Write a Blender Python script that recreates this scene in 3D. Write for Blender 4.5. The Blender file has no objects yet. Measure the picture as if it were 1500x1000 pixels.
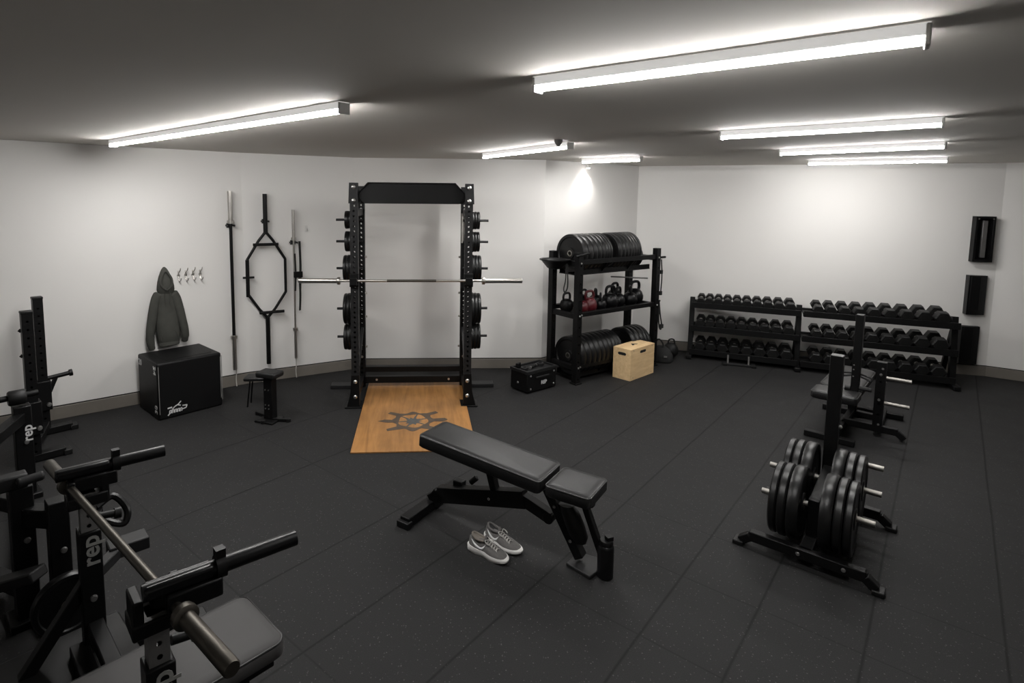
import bpy, bmesh, math, random
from mathutils import Vector, Matrix, Euler
random.seed(7)
PI = math.pi
R = math.radians
SC = bpy.context.scene
COL = SC.collection
V = Vector

# ------------------------------------------------------------------ materials
def sock(b, *names):
    for n in names:
        if n in b.inputs: return b.inputs[n]

def mat(name, col, rough=.5, metal=0., noise=0., nscale=40., bump=0., bscale=200., spec=.5, rvar=0.):
    m = bpy.data.materials.new(name); m.use_nodes = True
    nt = m.node_tree; b = nt.nodes['Principled BSDF']
    b.inputs['Base Color'].default_value = (*col, 1)
    b.inputs['Roughness'].default_value = rough
    b.inputs['Metallic'].default_value = metal
    s = sock(b, 'Specular IOR Level', 'Specular')
    if s: s.default_value = spec
    tc = nt.nodes.new('ShaderNodeTexCoord')
    if noise or rvar:
        n = nt.nodes.new('ShaderNodeTexNoise'); n.inputs['Scale'].default_value = nscale
        n.inputs['Detail'].default_value = 4
        nt.links.new(tc.outputs['Object'], n.inputs['Vector'])
        if noise:
            r = nt.nodes.new('ShaderNodeMapRange')
            r.inputs['To Min'].default_value = 1 - noise; r.inputs['To Max'].default_value = 1 + noise
            nt.links.new(n.outputs['Fac'], r.inputs['Value'])
            mx = nt.nodes.new('ShaderNodeMixRGB'); mx.blend_type = 'MULTIPLY'; mx.inputs['Fac'].default_value = 1
            mx.inputs['Color1'].default_value = (*col, 1)
            nt.links.new(r.outputs['Result'], mx.inputs['Color2'])
            nt.links.new(mx.outputs['Color'], b.inputs['Base Color'])
        if rvar:
            r = nt.nodes.new('ShaderNodeMapRange')
            r.inputs['To Min'].default_value = max(.02, rough - rvar); r.inputs['To Max'].default_value = min(1, rough + rvar)
            nt.links.new(n.outputs['Fac'], r.inputs['Value'])
            nt.links.new(r.outputs['Result'], b.inputs['Roughness'])
    if bump:
        n2 = nt.nodes.new('ShaderNodeTexNoise'); n2.inputs['Scale'].default_value = bscale
        nt.links.new(tc.outputs['Object'], n2.inputs['Vector'])
        bp = nt.nodes.new('ShaderNodeBump'); bp.inputs['Strength'].default_value = bump
        bp.inputs['Distance'].default_value = .002
        nt.links.new(n2.outputs['Fac'], bp.inputs['Height'])
        nt.links.new(bp.outputs['Normal'], b.inputs['Normal'])
    return m

def emit_mat(name, col, strength):
    m = bpy.data.materials.new(name); m.use_nodes = True
    nt = m.node_tree; b = nt.nodes['Principled BSDF']
    b.inputs['Base Color'].default_value = (.8, .8, .8, 1)
    sock(b, 'Emission Color', 'Emission').default_value = (*col, 1)
    b.inputs['Emission Strength'].default_value = strength
    return m

YAW = R(40.9)                                   # the floor mats and the ceiling battens run at this angle
def floor_mat():
    m = bpy.data.materials.new('rubber_floor'); m.use_nodes = True
    nt = m.node_tree; N = nt.nodes; L = nt.links; b = N['Principled BSDF']
    tc = N.new('ShaderNodeTexCoord')
    def math_(op, a, bb=None):
        n = N.new('ShaderNodeMath'); n.operation = op
        for i, v in enumerate((a, bb)):
            if v is None: continue
            if isinstance(v, (int, float)): n.inputs[i].default_value = v
            else: L.new(v, n.inputs[i])
        return n.outputs[0]
    mp = N.new('ShaderNodeMapping'); mp.vector_type = 'POINT'
    mp.inputs['Rotation'].default_value = (0, 0, YAW)      # local u along battens, v across
    L.new(tc.outputs['Object'], mp.inputs['Vector'])
    sx = N.new('ShaderNodeSeparateXYZ'); L.new(mp.outputs['Vector'], sx.inputs['Vector'])
    u = sx.outputs['X']; v = sx.outputs['Y']            # u = -(D1), v = D2
    wob = N.new('ShaderNodeTexNoise'); wob.inputs['Scale'].default_value = 1.3
    L.new(tc.outputs['Object'], wob.inputs['Vector'])
    wv = math_('MULTIPLY', math_('SUBTRACT', wob.outputs['Fac'], .5), .012)
    u2 = math_('ADD', u, wv); v2 = math_('ADD', v, wv)
    seam = None
    for s in (1.45, .91, .337, -.172, -.62, -1.008, -1.589, -2.134, -2.7, -3.7, -4.5):
        d = math_('ABSOLUTE', math_('SUBTRACT', u2, s))
        seam = d if seam is None else math_('MINIMUM', seam, d)
    seamv = None
    for s in (.3, 1.388, 2.53, 3.11, 3.63, 4.66, 5.4, 6.39, 7.3):
        d = math_('ABSOLUTE', math_('SUBTRACT', v2, s))
        seamv = d if seamv is None else math_('MINIMUM', seamv, d)
    def line(d, w):
        r = N.new('ShaderNodeMapRange'); r.interpolation_type = 'SMOOTHSTEP'
        r.inputs['From Min'].default_value = 0.; r.inputs['From Max'].default_value = w
        r.inputs['To Min'].default_value = 1.; r.inputs['To Max'].default_value = 0.
        L.new(d, r.inputs['Value']); return r.outputs['Result']
    ln = math_('MAXIMUM', line(seam, .011), math_('MULTIPLY', line(seamv, .009), .5))
    n1 = N.new('ShaderNodeTexNoise'); n1.inputs['Scale'].default_value = 260; n1.inputs['Detail'].default_value = 2
    L.new(tc.outputs['Object'], n1.inputs['Vector'])
    n2 = N.new('ShaderNodeTexNoise'); n2.inputs['Scale'].default_value = 2.2; n2.inputs['Detail'].default_value = 5
    L.new(tc.outputs['Object'], n2.inputs['Vector'])
    vo = N.new('ShaderNodeTexVoronoi'); vo.inputs['Scale'].default_value = 95
    L.new(tc.outputs['Object'], vo.inputs['Vector'])
    sv = N.new('ShaderNodeSeparateXYZ'); L.new(vo.outputs['Color'], sv.inputs['Vector'])
    fl = math_('MULTIPLY', math_('GREATER_THAN', sv.outputs['X'], .82), math_('LESS_THAN', vo.outputs['Distance'], .30))
    fl = math_('MULTIPLY', fl, sv.outputs['Y'])
    base = N.new('ShaderNodeMapRange'); base.inputs['From Min'].default_value = .3; base.inputs['From Max'].default_value = .7
    base.inputs['To Min'].default_value = .0115; base.inputs['To Max'].default_value = .0195
    L.new(n1.outputs['Fac'], base.inputs['Value'])
    big = N.new('ShaderNodeMapRange'); big.inputs['From Min'].default_value = .3; big.inputs['From Max'].default_value = .7
    big.inputs['To Min'].default_value = .88; big.inputs['To Max'].default_value = 1.14
    L.new(n2.outputs['Fac'], big.inputs['Value'])
    val = math_('MULTIPLY', base.outputs['Result'], big.outputs['Result'])
    val = math_('ADD', val, math_('MULTIPLY', fl, .055))
    val = math_('MULTIPLY', val, math_('SUBTRACT', 1., math_('MULTIPLY', ln, .72)))
    cc = N.new('ShaderNodeCombineXYZ')
    L.new(val, cc.inputs['X']); L.new(math_('MULTIPLY', val, .985), cc.inputs['Y']); L.new(math_('MULTIPLY', val, 1.0), cc.inputs['Z'])
    L.new(cc.outputs['Vector'], b.inputs['Base Color'])
    rg = N.new('ShaderNodeMapRange'); sock(b, 'Specular IOR Level', 'Specular').default_value = .22
    rg.inputs['To Min'].default_value = .6; rg.inputs['To Max'].default_value = .85
    L.new(n2.outputs['Fac'], rg.inputs['Value']); L.new(rg.outputs['Result'], b.inputs['Roughness'])
    bp = N.new('ShaderNodeBump'); bp.inputs['Strength'].default_value = .25; bp.inputs['Distance'].default_value = .003
    L.new(math_('SUBTRACT', n1.outputs['Fac'], ln), bp.inputs['Height']); L.new(bp.outputs['Normal'], b.inputs['Normal'])
    return m

def wood_mat(name, c1, c2, sc=(1.2, 14, 14), rough=.5, blot=.15):
    m = bpy.data.materials.new(name); m.use_nodes = True
    nt = m.node_tree; N = nt.nodes; L = nt.links; b = N['Principled BSDF']
    tc = N.new('ShaderNodeTexCoord'); mp = N.new('ShaderNodeMapping'); mp.inputs['Scale'].default_value = sc
    L.new(tc.outputs['Object'], mp.inputs['Vector'])
    n = N.new('ShaderNodeTexNoise'); n.inputs['Scale'].default_value = 3; n.inputs['Detail'].default_value = 6
    n.inputs['Distortion'].default_value = .6
    L.new(mp.outputs['Vector'], n.inputs['Vector'])
    cr = N.new('ShaderNodeValToRGB'); cr.color_ramp.elements[0].position = .3; cr.color_ramp.elements[1].position = .72
    cr.color_ramp.elements[0].color = (*c1, 1); cr.color_ramp.elements[1].color = (*c2, 1)
    L.new(n.outputs['Fac'], cr.inputs['Fac'])
    n2 = N.new('ShaderNodeTexNoise'); n2.inputs['Scale'].default_value = 2.6; n2.inputs['Detail'].default_value = 3
    L.new(tc.outputs['Object'], n2.inputs['Vector'])
    r = N.new('ShaderNodeMapRange'); r.inputs['From Min'].default_value = .3; r.inputs['From Max'].default_value = .7
    r.inputs['To Min'].default_value = 1 - blot; r.inputs['To Max'].default_value = 1 + blot
    L.new(n2.outputs['Fac'], r.inputs['Value'])
    mx = N.new('ShaderNodeMixRGB'); mx.blend_type = 'MULTIPLY'; mx.inputs['Fac'].default_value = 1
    L.new(cr.outputs['Color'], mx.inputs['Color1']); L.new(r.outputs['Result'], mx.inputs['Color2'])
    L.new(mx.outputs['Color'], b.inputs['Base Color']); b.inputs['Roughness'].default_value = rough
    return m

M = dict(
    floor=floor_mat(),
    wall=mat('wall_paint', (.74, .725, .705), .75, noise=.03, nscale=1.2, bump=.12, bscale=260),
    ceiling=mat('ceiling_paint', (.58, .555, .515), .85, noise=.04, nscale=1.5),
    base=mat('taupe_skirting', (.16, .145, .125), .5, noise=.12, nscale=9),
    black=mat('black_powder_coat', (.0032, .0032, .0034), .45, spec=.22, bump=.15, bscale=700, rvar=.08, nscale=6),
    blackgloss=mat('black_gloss_steel', (.003, .003, .0034), .33, spec=.28, rvar=.08, nscale=8),
    charcoal=mat('charcoal_steel', (.0125, .0125, .013), .5, spec=.25, noise=.15, nscale=30),
    rubber=mat('black_rubber', (.005, .005, .005), .5, spec=.3, bump=.1, bscale=300, rvar=.1, nscale=12),
    plate=mat('black_cast_plate', (.0048, .0048, .005), .36, spec=.38, bump=.12, bscale=160, rvar=.1, nscale=14),
    pegsteel=mat('peg_steel', (.30, .285, .265), .48, metal=1., noise=.15, nscale=50),
    opal=emit_mat('opal_batten_body', (1., .98, .955), .42),
    steel=mat('brushed_steel', (.50, .48, .45), .34, metal=1., noise=.12, nscale=60),
    bolt=mat('zinc_bolt', (.75, .74, .72), .3, metal=1.),
    worn=mat('worn_dark_steel', (.10, .092, .08), .46, metal=1., noise=.2, nscale=25),
    zinc=mat('zinc_plate', (.26, .255, .25), .45, metal=.8, noise=.15, nscale=25),
    vinyl=mat('black_vinyl', (.0075, .0075, .0078), .42, spec=.38, bump=.2, bscale=420, rvar=.08, nscale=5),
    boxvinyl=mat('black_box_vinyl', (.0045, .0045, .0048), .5, spec=.2, bump=.2, bscale=420),
    greyvinyl=mat('dusty_grey_vinyl', (.048, .0465, .046), .6, spec=.35, noise=.12, nscale=7, bump=.15, bscale=420),
    piping=mat('vinyl_piping', (.018, .018, .018), .4, noise=.1),
    white=mat('white_print', (.62, .62, .62), .6, noise=.06, nscale=60),
    greyprint=mat('grey_print', (.22, .22, .21), .6, noise=.3, nscale=80),
    housing=mat('white_batten_housing', (.62, .61, .59), .5, noise=.04),
    tube=emit_mat('lit_diffuser', (1., .985, .965), 115.),
    spot=emit_mat('lit_spot_lens', (1., .97, .93), 60.),
    grey=mat('grey_plastic', (.12, .115, .11), .6, noise=.1),
    plat=wood_mat('oiled_platform_wood', (.25, .115, .033), (.40, .195, .062), sc=(9, .8, 9), rough=.42, blot=.22),
    emblem=mat('dark_emblem_ink', (.075, .055, .04), .6, noise=.45, nscale=22),
    emblemgrey=mat('slate_emblem_ink', (.07, .075, .075), .6, noise=.4, nscale=22),
    ply=wood_mat('birch_plywood', (.66, .45, .235), (.80, .58, .325), sc=(1.5, 9, 9), rough=.6, blot=.08),
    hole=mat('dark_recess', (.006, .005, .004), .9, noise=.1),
    hoodie=mat('dark_olive_fleece', (.060, .0605, .054), .95, spec=.1, noise=.22, nscale=16, bump=.6, bscale=500),
    hoodin=mat('olive_fleece_lining', (.050, .050, .045), .95, spec=.1, noise=.2, nscale=20),
    shoe=mat('grey_knit', (.105, .10, .097), .85, noise=.2, nscale=90, bump=.5, bscale=700),
    shoein=mat('tan_shoe_lining', (.17, .15, .13), .9, noise=.15),
    shoedark=mat('black_shoe_lining', (.012, .012, .012), .9, noise=.15),
    sole=mat('white_foam_sole', (.70, .69, .67), .55, noise=.05),
    lace=mat('pale_lace', (.36, .35, .33), .85, noise=.2, nscale=200),
    red=mat('red_coating', (.085, .007, .011), .35, noise=.15),
    bottle=mat('black_bottle_shell', (.004, .004, .0045), .35, spec=.3, rvar=.1, nscale=9),
    fabric=mat('black_strap_webbing', (.014, .014, .014), .9, noise=.2, nscale=120),
    cord=mat('pale_cord', (.45, .43, .40), .7, noise=.1),
)

# ------------------------------------------------------------------ mesh building
class MB:
    def __init__(s): s.bm = bmesh.new()
    def add(s, vs, fs):
        b = [s.bm.verts.new(v) for v in vs]
        for f in fs:
            try: s.bm.faces.new([b[i] for i in f])
            except ValueError: pass
        return s
    def box(s, c, d, rot=None):
        c = V(c); h = V(d) / 2; vs = []
        for z in (-1, 1):
            for x, y in ((-1, -1), (1, -1), (1, 1), (-1, 1)):
                p = V((x*h.x, y*h.y, z*h.z))
                if rot is not None: p = rot @ p
                vs.append(c + p)
        return s.add(vs, [(3,2,1,0), (4,5,6,7), (0,1,5,4), (1,2,6,5), (2,3,7,6), (3,0,4,7)])
    def bar(s, a, b, w, h, up=(0,0,1)):
        a = V(a); b = V(b); d = (b-a); L = d.length; d.normalize()
        side = d.cross(V(up))
        if side.length < 1e-4: side = d.cross(V((1,0,0)))
        side.normalize(); u = side.cross(d)
        return s.box((a+b)/2, (L, w, h), Matrix((d, side, u)).transposed())
    def ring_loft(s, rings, cap=(True, True), closed=False):
        n = len(rings[0]); vs = [p for r in rings for p in r]; fs = []
        m = len(rings)
        for i in range(m if closed else m-1):
            j = (i+1) % m
            for k in range(n):
                fs.append((i*n+k, i*n+(k+1) % n, j*n+(k+1) % n, j*n+k))
        if cap[0] and not closed: fs.append(tuple(reversed(range(n))))
        if cap[1] and not closed: fs.append(tuple(range((m-1)*n, m*n)))
        return s.add(vs, fs)
    def cyl(s, a, b, r, n=16, r2=None):
        a = V(a); b = V(b); d = (b-a).normalized()
        u = d.orthogonal().normalized(); w = d.cross(u); r2 = r if r2 is None else r2
        rr = []
        for p, q in ((a, r), (b, r2)):
            rr.append([p + (u*math.cos(2*PI*k/n) + w*math.sin(2*PI*k/n))*q for k in range(n)])
        return s.ring_loft(rr)
    def lathe(s, prof, o, axis, n=32):
        """prof = [(r, h)] closed outline along the axis; r may be 0 at the ends."""
        o = V(o); d = V(axis).normalized(); u = d.orthogonal().normalized(); w = d.cross(u)
        rings = [[o + d*h + (u*math.cos(2*PI*k/n) + w*math.sin(2*PI*k/n))*max(r, 1e-4) for k in range(n)] for r, h in prof]
        return s.ring_loft(rings)
    def washer(s, prof, o, axis, n=32):
        """closed ring: profile loops round."""
        o = V(o); d = V(axis).normalized(); u = d.orthogonal().normalized(); w = d.cross(u)
        rings = [[o + d*h + (u*math.cos(2*PI*k/n) + w*math.sin(2*PI*k/n))*r for k in range(n)] for r, h in prof]
        return s.ring_loft(rings, closed=True)
    def tube(s, pts, r, n=8, closed=False, r_list=None, flat=None):
        pts = [V(p) for p in pts]; rings = []; m = len(pts); pu = None
        for i, p in enumerate(pts):
            if closed: d = pts[(i+1) % m] - pts[i-1]
            else: d = pts[min(i+1, m-1)] - pts[max(i-1, 0)]
            d.normalize()
            if pu is None: u = d.orthogonal().normalized()
            else:
                u = pu - d*pu.dot(d)
                u = u.normalized() if u.length > 1e-5 else d.orthogonal().normalized()
            pu = u; w = d.cross(u); q = r_list[i] if r_list else r
            rings.append([p + (u*math.cos(2*PI*k/n) + w*math.sin(2*PI*k/n)*(flat or 1))*q for k in range(n)])
        return s.ring_loft(rings, closed=closed)
    def ell_loft(s, secs, n=20, side=(1,0,0), out=(0,1,0), p=2.0):
        """secs = [(centre, rx, ry)] ; superellipse sections."""
        S = V(side); O = V(out); rings = []
        for c, rx, ry in secs:
            r = []
            for k in range(n):
                a = 2*PI*k/n; ca, sa = math.cos(a), math.sin(a)
                r.append(V(c) + S*rx*math.copysign(abs(ca)**(2/p), ca) + O*ry*math.copysign(abs(sa)**(2/p), sa))
            rings.append(r)
        return s.ring_loft(rings)
    def prism(s, poly, o, ux, uy, t):
        o = V(o); ux = V(ux); uy = V(uy); t = V(t); n = len(poly)
        a = [o + ux*x + uy*y for x, y in poly]; b = [p + t for p in a]
        fs = [tuple(reversed(range(n))), tuple(range(n, 2*n))]
        fs += [(k, (k+1) % n, n+(k+1) % n, n+k) for k in range(n)]
        return s.add(a+b, fs)
    def perforated(s, c, w, d, z0, z1, pitch=.05, r=.0125, first=.06):
        """square tube standing at c (x,y) with real round holes through its front and back walls."""
        cx, cy = c; hw = w/2; hd = d/2; n = 8
        for sy in (-1, 1):
            y = cy + sy*hd
            z = z0
            cells = []
            zc = z0 + first
            while zc + pitch/2 < z1 - .03:
                cells.append(zc); zc += pitch
            edges = [z0, cells[0]-pitch/2] if cells else [z0, z1]
            def quad(za, zb):
                s.add([(cx-hw, y, za), (cx+hw, y, za), (cx+hw, y, zb), (cx-hw, y, zb)], [(0,1,2,3) if sy < 0 else (3,2,1,0)])
            quad(z0, cells[0]-pitch/2)
            for zc in cells:
                hz = pitch/2
                outer = [(hw,0),(hw,hz),(0,hz),(-hw,hz),(-hw,0),(-hw,-hz),(0,-hz),(hw,-hz)]
                inner = [(r*math.cos(2*PI*k/8), r*math.sin(2*PI*k/8)) for k in range(8)]
                vs = [(cx+a, y, zc+b) for a, b in outer] + [(cx+a, y, zc+b) for a, b in inner]
                fs = []
                for k in range(8):
                    q = (k, (k+1) % 8, 8+(k+1) % 8, 8+k)
                    fs.append(q if sy < 0 else tuple(reversed(q)))
                s.add(vs, fs)
            quad(cells[-1]+pitch/2, z1)
        for sx in (-1, 1):
            x = cx + sx*hw
            s.add([(x, cy-hd, z0), (x, cy+hd, z0), (x, cy+hd, z1), (x, cy-hd, z1)], [(0,1,2,3) if sx > 0 else (3,2,1,0)])
        for z, up in ((z0, 0), (z1, 1)):
            s.add([(cx-hw, cy-hd, z), (cx+hw, cy-hd, z), (cx+hw, cy+hd, z), (cx-hw, cy+hd, z)], [(0,1,2,3) if up else (3,2,1,0)])
        return s
    def mesh(s, name, m, smooth=True, ang=40):
        bmesh.ops.recalc_face_normals(s.bm, faces=s.bm.faces)
        me = bpy.data.meshes.new(name); s.bm.to_mesh(me); s.bm.free()
        if smooth:
            me.polygons.foreach_set('use_smooth', [True]*len(me.polygons))
            me.set_sharp_from_angle(angle=R(ang))
        me.materials.append(M[m] if isinstance(m, str) else m)
        return me
    def build(s, name, m, parent=None, bevel=0., seg=2, smooth=True, ang=40, loc=None, rot=None):
        o = bpy.data.objects.new(name, s.mesh(name, m, smooth, ang)); COL.objects.link(o)
        if parent is not None: o.parent = parent
        if loc is not None: o.location = loc
        if rot is not None: o.rotation_euler = rot
        if bevel:
            b = o.modifiers.new('bevel', 'BEVEL'); b.width = bevel; b.segments = seg; b.limit_method = 'ANGLE'
            b.angle_limit = R(35); b.harden_normals = False
        return o

def tag(o, label=None, cat=None, group=None, kind=None):
    if label: o['label'] = label
    if cat: o['category'] = cat
    if group: o['group'] = group
    if kind: o['kind'] = kind
    return o

def thing(name, label, cat, loc=(0,0,0), rz=0., group=None):
    o = bpy.data.objects.new(name, None); COL.objects.link(o)
    o.empty_display_size = .1; o.location = loc; o.rotation_euler = (0, 0, rz)
    return tag(o, label, cat, group)

def link(name, me, parent=None, loc=(0,0,0), rot=(0,0,0), scale=None):
    o = bpy.data.objects.new(name, me); COL.objects.link(o); o.parent = parent
    o.location = loc; o.rotation_euler = rot
    if scale: o.scale = scale
    return o

def copy_tree(src, loc, rot, label, group=None, scale=None):
    c = src.copy(); COL.objects.link(c); c.location = loc; c.rotation_euler = rot
    if scale: c.scale = scale
    c['label'] = label
    if group: c['group'] = group
    for ch in src.children:
        d = ch.copy(); COL.objects.link(d); d.parent = c
        for g in ch.children:
            e = g.copy(); COL.objects.link(e); e.parent = d
    return c

def text(s, size, m, parent, loc, basis, name='lettering', bold=.012, extrude=.0008, align='CENTER', xs=1.):
    """flat raised lettering; basis = (right, up) vectors in parent space."""
    cu = bpy.data.curves.new('txt', 'FONT'); cu.body = s; cu.size = size; cu.extrude = extrude
    cu.offset = bold*size; cu.align_x = align; cu.align_y = 'CENTER'; cu.resolution_u = 3
    to = bpy.data.objects.new('txt', cu); COL.objects.link(to)
    bpy.context.view_layer.update()
    dg = bpy.context.evaluated_depsgraph_get()
    me = bpy.data.meshes.new_from_object(to.evaluated_get(dg))
    bpy.data.objects.remove(to); bpy.data.curves.remove(cu)
    r = V(basis[0]).normalized(); u = V(basis[1]).normalized(); n = r.cross(u)
    mt = Matrix((r*xs, u, n)).transposed().to_4x4(); mt.translation = V(loc)
    me.transform(mt); me.materials.clear(); me.materials.append(M[m]); me.name = name
    o = bpy.data.objects.new(name, me); COL.objects.link(o); o.parent = parent
    return o

def bez(p, n=16):
    """smooth Catmull-Rom polyline through p."""
    p = [V(q) for q in p]; out = []
    for i in range(len(p)-1):
        a = p[max(i-1, 0)]; b = p[i]; c = p[i+1]; d = p[min(i+2, len(p)-1)]
        for k in range(n):
            t = k/n
            out.append(.5*((2*b) + (c-a)*t + (2*a-5*b+4*c-d)*t*t + (3*b-a-3*c+d)*t**3))
    out.append(p[-1]); return out

def w2(o, rz, x, y):                                # local plan offset -> world
    c, s = math.cos(rz), math.sin(rz)
    return (o[0] + c*x - s*y, o[1] + s*x + c*y)

# ------------------------------------------------------------------ camera
cam = bpy.data.cameras.new('camera'); co = bpy.data.objects.new('camera', cam); COL.objects.link(co)
F = 835.745; PX = 671.41; PY = 375.37; PIT = .100806; ROL = .008737
cam.sensor_fit = 'HORIZONTAL'; cam.sensor_width = 36.; cam.lens = F/1500*36
cam.shift_x = (750-PX)/1500; cam.shift_y = (PY-500)/1500
cp, sp = math.cos(PIT), math.sin(PIT)
fw = V((0, cp, -sp)); rt = V((1, 0, 0)); up = V((0, sp, cp))
r2 = rt*math.cos(ROL) + up*math.sin(ROL); u2 = -rt*math.sin(ROL) + up*math.cos(ROL)
mw = Matrix((r2, u2, -fw)).transposed().to_4x4(); mw.translation = V((0, 0, 2.1))
co.matrix_world = mw; cam.clip_start = .02
SC.camera = co

# ------------------------------------------------------------------ room
CH = 2.575
P = [(-6.0, 3.45), (-2.378, 6.278), (-1.27, 6.87), (.12, 6.94), (1.05, 6.98), (2.52, 8.08), (6.45, 6.80), (7.6, 5.94), (7.6, -1.3), (-6.0, -1.3)]
SIDE = ['left', 'left_bay', 'back_left', 'back', 'back_right', 'right', 'right_bay', 'far_right', 'front', 'far_left']
mb = MB(); mb.add([(x, y, 0) for x, y in P] + [(x, y, -.1) for x, y in P],
   [tuple(range(10)), tuple(reversed(range(10, 20)))] + [(k, (k+1) % 10, 10+(k+1) % 10, 10+k) for k in range(10)])
tag(mb.build('floor', 'floor', smooth=False), kind='structure')
mb = MB(); mb.add([(x, y, CH) for x, y in P] + [(x, y, CH+.1) for x, y in P],
   [tuple(range(10)), tuple(reversed(range(10, 20)))] + [(k, (k+1) % 10, 10+(k+1) % 10, 10+k) for k in range(10)])
tag(mb.build('ceiling', 'ceiling', smooth=False), kind='structure')
def offs(k, d):
    """corner k pushed outward by d (mitred)."""
    a, b, c = V(P[k-1]), V(P[k]), V(P[(k+1) % 10])
    def nrm(p, q):
        e = (q-p).normalized(); return V((-e.y, e.x))
    n1, n2 = nrm(a, b), nrm(b, c); m = (n1+n2).normalized()
    return b + m*(d/max(.3, m.dot(n1)))
for k in range(10):
    j = (k+1) % 10
    def slab(d0, d1, z0, z1):
        q = [offs(k, d0), offs(j, d0), offs(j, d1), offs(k, d1)]
        m_ = MB(); m_.add([(p.x, p.y, z0) for p in q] + [(p.x, p.y, z1) for p in q],
            [(3,2,1,0), (4,5,6,7), (0,1,5,4), (1,2,6,5), (2,3,7,6), (3,0,4,7)]); return m_
    tag(slab(0, .12, 0, CH).build('wall_'+SIDE[k], 'wall', smooth=False), kind='structure')
    tag(slab(-.016, -.001, 0, .122).build('baseboard_'+SIDE[k], 'base', smooth=False, bevel=.004), kind='structure')
    tag(slab(-.010, -.0005, .1225, .131).build('shadow_line_strip_%d' % (k+1), 'hole', smooth=False), kind='structure')  # black strip stands in for the dark shadow gap above the skirting
def wallrot(k):
    a, b = P[k], P[(k+1) % 10]; return math.atan2(b[1]-a[1], b[0]-a[0])

# ------------------------------------------------------------------ ceiling battens (the room's light)
ZT = 2.512
def batten(a, b, label, parts=1):
    a = V((a[0], a[1], 0)); b = V((b[0], b[1], 0)); d = b-a; L = d.length
    t = thing('ceiling_batten_light', label, 'ceiling light', ((a.x+b.x)/2, (a.y+b.y)/2, CH), math.atan2(d.y, d.x), 'linear LED battens on the ceiling')
    h = MB(); h.box((0, 0, -.018), (L, .066, .034)); h.build('housing', 'opal', t, bevel=.004)
    w = MB(); n = 12
    prof = [(.029*math.cos(PI*k/n), -.036 - .018*math.sin(PI*k/n)) for k in range(n+1)]
    w.prism(prof, (-L/2+.012, 0, 0), (0,1,0), (0,0,1), (L-.024, 0, 0)); w.build('diffuser', 'tube', t)
    for s in (-1, 1):
        e = MB(); e.box((s*(L/2-.006), 0, -.032), (.014, .068, .058)); e.build('end_cap', 'housing', t, bevel=.004)
    return t
K = (2.1-ZT)/(2.1-2.48)
def at(p): return (p[0]*K, p[1]*K)
batten((-2.99, 4.99), at((-.529, 2.682)), 'long lit batten light at the left, its end near the left wall above the hoodie')
batten(at((.277, 2.124)), at((1.158, 1.453)), 'largest and nearest lit batten light, upper right of the photo')
batten(at((1.655, 3.677)), at((2.487, 2.981)), 'second lit batten light back in the right-hand column')
batten(at((2.718, 4.904)), at((3.489, 4.148)), 'third lit batten light back in the right-hand column')
batten((4.015, 6.66), (5.09, 6.02), 'farthest lit batten light in the right-hand column, close to the right wall')
batten(at((.245, 5.554)), at((.851, 4.417)), 'short-looking lit batten light on the ceiling just right of the power rack')
batten(at((1.32, 6.18)), at((1.818, 5.75)), 'smallest lit batten light, on the ceiling above the storage rack')
t = thing('spot_lamp', 'tiny lamp throwing a bright patch on the wall above the storage rack', 'spot light', (1.64, 7.33, CH), wallrot(4))
mb = MB(); mb.box((0, 0, -.015), (.05, .05, .03)); mb.cyl((0, 0, -.03), (0, -.0, -.075), .024, 14); mb.build('lamp_body', 'housing', t, bevel=.003)
mb = MB(); mb.cyl((0, 0, -.0745), (0, 0, -.079), .02, 14); mb.build('lens', 'spot', t)
ld = bpy.data.lights.new('spot_beam', 'SPOT'); ld.energy = 26; ld.spot_size = R(110); ld.spot_blend = .9; ld.shadow_soft_size = .02; ld.color = (1, .97, .93)
lo = bpy.data.objects.new('spot_beam', ld); COL.objects.link(lo); lo.parent = t; lo.location = (0, 0, -.085); lo.rotation_euler = (R(14), 0, 0)
t = thing('smoke_detector', 'small dark cone-shaped detector on the ceiling beside the short batten light', 'detector', (.79, 4.62, CH))
mb = MB(); mb.lathe([(0, 0), (.035, 0), (.033, -.02), (.012, -.05), (0, -.052)], (0,0,0), (0,0,1), 16); mb.build('detector_cone', 'grey', t)

# ------------------------------------------------------------------ plates
_pl = {}
def plate_mesh(r, t, m='plate'):
    k = (round(r, 3), round(t, 4), m)
    if k not in _pl:
        b = MB(); h = t/2; hr = .0255
        b.washer([(hr, -h), (r*.28, -h), (r*.30, -h*.72), (r*.80, -h*.72), (r*.84, -h), (r*.965, -h), (r, -h*.6), (r, h*.6), (r*.965, h),
                  (r*.84, h), (r*.80, h*.72), (r*.30, h*.72), (r*.28, h), (hr, h)], (0,0,0), (1,0,0), 48)
        hb = MB(); hb.washer([(hr-.001, -h-.001), (hr+.009, -h-.001), (hr+.009, h+.001), (hr-.001, h+.001)], (0,0,0), (1,0,0), 24)
        _pl[k] = (b.mesh('weight_plate', m), hb.mesh('hub_ring', 'steel'))
    return _pl[k]
def plate(loc, rz, r, t, label, group, hub=True, name='weight_plate'):
    a, b = plate_mesh(r, t)
    o = link(name, a, None, loc, (random.uniform(0, 6), 0, 0)); 
    o.rotation_euler = Euler((random.uniform(0, 6), 0, rz), 'XYZ')
    tag(o, label, 'weight plate', group)
    if hub: link('hub_ring', b, o)
    return o
ORD = ['first', 'second', 'third', 'fourth', 'fifth', 'sixth', 'seventh', 'eighth', 'ninth', 'tenth', 'eleventh', 'twelfth']

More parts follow.
